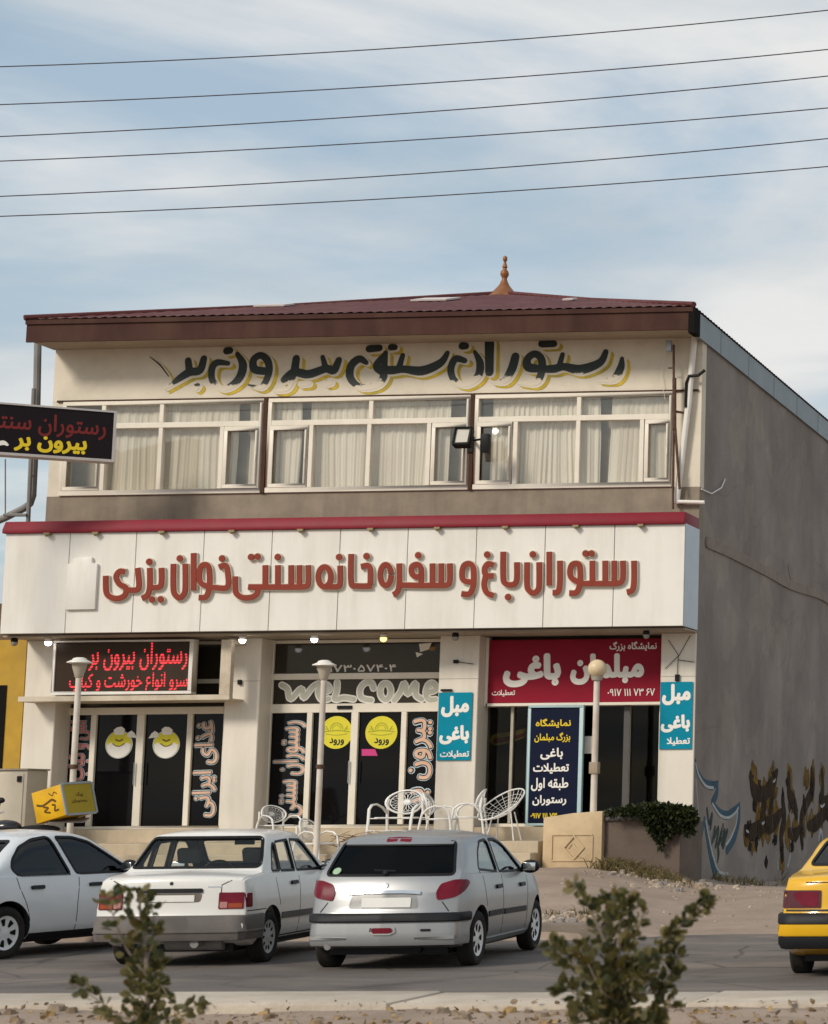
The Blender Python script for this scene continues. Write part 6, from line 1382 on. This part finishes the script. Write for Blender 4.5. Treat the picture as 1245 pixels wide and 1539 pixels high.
for (x, y, w_, l) in ((580, 300, 5, 60), (648, 350, 5, 60), (768, 280, 7, 60), (885, 320, 3, 60), (605, 520, 5, 100), (545, 720, 8, 60), (672, 640, 6, 80), (800, 630, 5, 80), (910, 530, 4, 100), (965, 560, 5, 80), (1100, 380, 5, 160), (1035, 520, 4, 160), (1188, 500, 9, 60), (840, 900, 5, 240), (1015, 780, 5, 240), (705, 1020, 4, 90), (620, 850, 4, 110), (565, 880, 5, 60), (780, 830, 6, 60), (1240, 620, 5, 70), (930, 880, 5, 80), (850, 480, 4, 200)):
    dr.append(([(x+rr.uniform(-8, 8), y-l*.5), (x, y), (x+rr.uniform(-8, 8), y+l*.5)], [w_*.8, w_*2.8, w_*.6]))
gr('graffiti_drips', blk, dr, .007)
brn = mat('graffiti_brown', (.050, .034, .022), .85, var=.4, vscale=3, spec=.05); spray(brn, .30, .50)
gr('graffiti_script', brn, [([(520, 720), (570, 760), (640, 735), (690, 690), (740, 700), (800, 640), (850, 560)], [6, 14, 16, 14, 15, 13, 5]), ([(570, 260), (600, 400), (690, 420), (760, 330), (800, 230)], [8, 14, 13, 15, 6]), ([(690, 430), (680, 560), (660, 690)], [12, 15, 10]), ([(760, 380), (745, 560), (740, 690)], [12, 14, 10]), ([(850, 480), (860, 640), (835, 800), (850, 990)], [8, 14, 12, 6]),
 ([(900, 260), (905, 420), (950, 520), (970, 620)], [8, 13, 14, 8]), ([(1100, 220), (1110, 380), (1060, 500), (1010, 640), (1020, 880)], [8, 14, 13, 12, 8]), ([(1070, 700), (1130, 690), (1190, 620), (1245, 560), (1300, 560)], [8, 15, 15, 14, 8]), ([(1190, 230), (1195, 400), (1180, 500), (1250, 470)], [8, 13, 14, 8]), ([(900, 760), (960, 780), (1000, 720)], [8, 13, 7])], .0085)
gr('graffiti_spots', pale, [([(755, 300), (768, 318), (782, 300)], 2), ([(1170, 520), (1190, 535), (1210, 515)], 2.4), ([(660, 670), (672, 685), (685, 670)], 2), ([(530, 745), (548, 758)], 2), ([(1160, 830), (1180, 740), (1195, 830)], [2, 4, 2]), ([(890, 1060), (915, 950)], [3, 2]), ([(805, 1020), (806, 1080)], 2.4)], .010)

# ================================================================== PLANTS, LITTER
def ground_z(x, y): return hgt(x, y)
sh_l = [leafmat('shrub_leaf', (.135, .125, .056), .35), leafmat('shrub_leaf_olive', (.185, .155, .068), .35), leafmat('shrub_leaf_dark', (.060, .066, .030), .3), leafmat('shrub_leaf_dry', (.16, .11, .035), .3)]
bark = mat('pale_bark', (.20, .16, .12), .85, var=.3, vscale=20, bump=.3)
def shrub(label, Y, base_px, branches, seed, dens=1.0, size=.062):
    t_ = thing('young_shrub', label, 'shrub', group='young shrubs on the median'); rr = random.Random(seed); b0 = at(base_px, 1530, Y=Y); gz = ground_z(b0.x, Y); base = Vector((b0.x, Y, gz))
    st_, lf = MB(), MB()
    for (pts, th_, bush, dl) in branches:
        bush *= .74
        P = [base]+[at(x, y, Y=Y+d) for (x, y, d) in pts] if pts[0][1] > 1480 else [at(x, y, Y=Y+d) for (x, y, d) in pts]
        C_ = []
        for i in range(len(P)-1):
            p0, p1, p2, p3 = P[max(i-1, 0)], P[i], P[i+1], P[min(i+2, len(P)-1)]
            for k in range(6):
                t = k/6; C_.append(.5*((2*p1)+(-p0+p2)*t+(2*p0-5*p1+4*p2-p3)*t*t+(-p0+3*p1-3*p2+p3)*t**3))
        C_.append(P[-1]); n = len(C_); st_.tube(C_, [th_*(1-.75*i/(n-1)) for i in range(n)], 6)
        ln = sum((C_[i+1]-C_[i]).length for i in range(n-1)); N_ = int(ln*dens*dl)
        for _ in range(N_):
            f_ = rr.uniform(.0, 1.0); i = min(n-2, int(f_*(n-1))); p = C_[i].lerp(C_[i+1], f_*(n-1)-i)
            if p.z < gz+.25: continue
            d = (C_[i+1]-C_[i]).normalized(); o_ = Vector((rr.gauss(0, 1), rr.gauss(0, 1), rr.gauss(0, 1))); o_ = (o_-d*o_.dot(d)).normalized(); q = p+o_*bush*rr.uniform(.1, 1)*(1-.35*f_)
            blade(lf, q, (o_*.8+d*.7+Vector((0, 0, rr.uniform(-.3, .3)))).normalized(), size*rr.uniform(.6, 1.2), rr, rr.choices(range(4), (5, 5, 4, .5))[0], True)
    st_.build('stem', bark, t_, smooth=True); lf.build('foliage', sh_l, t_)
    rebase(t_, base); return t_
shrub('leafy young shrub in front of the white boxy saloon bumper', 10.0, 222,
 [([(222, 1500, 0), (218, 1430, 0), (212, 1380, .02), (208, 1335, .0)], .016, .085, 300), ([(222, 1470, 0), (190, 1425, -.05), (175, 1390, -.1), (160, 1345, -.1)], .008, .06, 260), ([(216, 1420, 0), (190, 1372, .05), (172, 1340, .05)], .006, .05, 220), ([(222, 1440, 0), (232, 1400, .05), (228, 1360, .0)], .006, .05, 240),
  ([(222, 1510, 0), (240, 1480, -.05), (262, 1520, -.1)], .006, .06, 150), ([(220, 1550, 0), (185, 1530, 0), (145, 1502, .05), (112, 1478, .05)], .009, .05, 260), ([(224, 1545, 0), (255, 1530, 0), (285, 1515, 0), (300, 1512, 0)], .006, .045, 150), ([(224, 1500, 0), (238, 1460, .05), (240, 1440, .05)], .006, .055, 220), ([(220, 1530, 0), (205, 1490, .05), (200, 1450, .05)], .006, .06, 260)], 4, .40, .05)
shrub('bigger leafy young shrub with spread branches in front of the driveway', 9.6, 930,
 [([(930, 1500, 0), (930, 1440, 0), (932, 1390, 0), (938, 1345, 0)], .02, .10, 330), ([(925, 1480, 0), (918, 1420, .05), (912, 1370, .1), (918, 1342, .1)], .012, .08, 330), ([(935, 1490, 0), (975, 1440, 0), (1010, 1405, 0), (1040, 1375, .0), (1063, 1350, .0)], .012, .042, 330), ([(935, 1520, 0), (985, 1490, .05), (1010, 1460, .05), (1020, 1425, .05)], .009, .035, 200),
  ([(925, 1500, 0), (890, 1470, -.05), (855, 1445, -.05), (825, 1415, -.05)], .012, .075, 330), ([(920, 1440, 0), (898, 1390, 0), (880, 1355, 0), (860, 1327, 0)], .009, .028, 330), ([(925, 1530, 0), (880, 1505, 0), (845, 1480, 0)], .010, .075, 280), ([(930, 1540, 0), (975, 1530, 0), (1015, 1500, 0)], .009, .06, 280), ([(930, 1530, 0), (905, 1490, -.1), (880, 1440, -.1), (870, 1420, -.1)], .008, .06, 280), ([(938, 1450, 0), (958, 1400, 0), (970, 1365, .0)], .008, .04, 260), ([(930, 1555, 0), (960, 1545, -.05), (990, 1532, -.05)], .008, .07, 240), ([(928, 1550, 0), (900, 1535, -.05), (868, 1525, -.05)], .008, .07, 260), ([(933, 1500, 0), (960, 1470, -.1), (985, 1440, -.1)], .008, .06, 240)], 9, .46, .052)
# dry weeds beside the planter and along the wall foot
dryl = [leafmat('dry_grass', (.22, .16, .07), .3), leafmat('dry_grass_olive', (.12, .10, .04), .3), leafmat('dry_grass_pale', (.32, .25, .14), .3)]
def weeds(name, label, clumps, seed, kind=None):
    rr = random.Random(seed); mb = MB()
    for (px, py, Y, rad, h, n) in clumps:
        c = at(px, py, Y=Y); 
        for _ in range(n):
            x, y = c.x+rr.gauss(0, rad), Y+rr.gauss(0, rad*.7); z = ground_z(x, y); d = Vector((rr.gauss(0, .5), rr.gauss(0, .5), 1)).normalized(); s_ = h*rr.uniform(.4, 1.2); sd_ = d.orthogonal().normalized()*.008
            bend = Vector((rr.gauss(0, .3), rr.gauss(0, .3), -.1))*s_
            mb.add([Vector((x, y, z-.02))-sd_, Vector((x, y, z-.02))+sd_, Vector((x, y, z))+d*s_*.6+sd_*.8, Vector((x, y, z))+d*s_*.6-sd_*.8, Vector((x, y, z))+d*s_+bend], [(0, 1, 2, 3), (3, 2, 4)], rr.randrange(3))
    return tag(mb.build(name, dryl), label, 'weeds', kind='stuff')
weeds('dry_weeds', 'dry straw coloured weeds at the foot of the brown planter wall and grey side wall', [(925, 1298, 34.3, .16, .28, 260), (945, 1292, 34.35, .2, .26, 260), (975, 1305, 34.2, .25, .25, 300), (1000, 1318, 34.0, .2, .2, 200), (1075, 1325, 37.5, .3, .2, 160), (1110, 1328, 39.5, .4, .2, 160), (870, 1372, 28.0, .25, .12, 120), (1150, 1333, 42, .5, .2, 160)], 8)
# stones and rubble in the dirt
rub = MB(); rr = random.Random(12)
def pebble(mb, p, r, mi):
    vs = []; n = 7; X = Matrix.Rotation(rr.uniform(0, 6), 3, 'Z')
    for k in range(n): a = 2*PI*k/n; q = r*rr.uniform(.7, 1.2); vs.append(p+X@Vector((q*math.cos(a)*1.3, q*math.sin(a), -.3*r)))
    for k in range(n): a = 2*PI*k/n; q = r*rr.uniform(.4, .8); vs.append(p+X@Vector((q*math.cos(a)*1.2, q*math.sin(a), .55*r*rr.uniform(.7, 1.2))))
    mb.add(vs, [(k, (k+1) % n, n+(k+1) % n, n+k) for k in range(n)]+[tuple(range(n, 2*n))], mi)
for _ in range(900):
    x, y = rr.uniform(-11.5, -3), rr.uniform(27.2, 36); pebble(rub, Vector((x, y, ground_z(x, y))), .008+.035*rr.random()**4, rr.randrange(3))
for _ in range(160):
    x, y = -10.3+rr.gauss(0, .5), 34.1+rr.gauss(0, .5); pebble(rub, Vector((x, y, ground_z(x, y)+.01)), .02+.07*rr.random()**2, rr.randrange(3))
for _ in range(60):
    x, y = -9.6+rr.gauss(0, .3), 27.6+rr.gauss(0, .35); pebble(rub, Vector((x, y, ground_z(x, y)+.01)), .03+.10*rr.random()**2, rr.randrange(3))
tag(rub.build('rubble', [mat('rubble_pale', (.42, .34, .26), .9, var=.2), mat('rubble_tan', (.33, .25, .18), .9, var=.2), mat('rubble_grey', (.26, .22, .19), .9, var=.2)]), 'scattered stones and rubble on the dirt driveway', 'rubble', kind='stuff')
lit = MB()
for _ in range(1500):
    y = 13.0+3.5*rr.random()**.8; x = rr.uniform(-13, 0); z = ground_z(x, y); d = Vector((rr.gauss(0, 1), rr.gauss(0, 1), rr.gauss(.15, .3))).normalized()
    if y > 16.3: z = max(z, .12)
    blade(lit, Vector((x, y, z+.012)), d, rr.uniform(.02, .07), rr, rr.randrange(4), rr.random() < .5)
for _ in range(1200):
    x, y = rr.uniform(-13, 0), rr.uniform(13.2, 16.35); pebble(lit, Vector((x, y, ground_z(x, y))), .008+.06*rr.random()**5, rr.randrange(4))
tag(lit.build('leaf_litter', [leafmat('litter_tan', (.30, .20, .11), .1), leafmat('litter_brown', (.20, .135, .08), .1), leafmat('litter_ochre', (.34, .22, .09), .1), leafmat('litter_grey', (.27, .20, .14), .1)]), 'fallen leaves and stones on the median soil', 'leaf litter', kind='stuff')
# bundle of dry twigs lying on the terrace step behind the cars
tw = MB()
for _ in range(60):
    p = at(552, 1256, Y=34.7)+Vector((rr.gauss(0, .22), rr.gauss(0, .1), 0)); p.z = 1.18+abs(rr.gauss(0, .05)); d = Vector((rr.gauss(0, 1), rr.gauss(0, .4), rr.gauss(0, .25))).normalized()*rr.uniform(.1, .3); tw.tube([p-d, p+d*.2+Vector((0, 0, .02)), p+d], .006, 4)
tag(tw.build('twig_pile', mat('dry_twigs', (.2, .14, .09), .9, var=.3)), 'small pile of dry twigs on the terrace behind the silver hatchback', 'twigs')
for o in list(bpy.data.objects):
    if o.parent is None and o.get('category') in ('car',): o['group'] = 'cars parked in front of the shops'
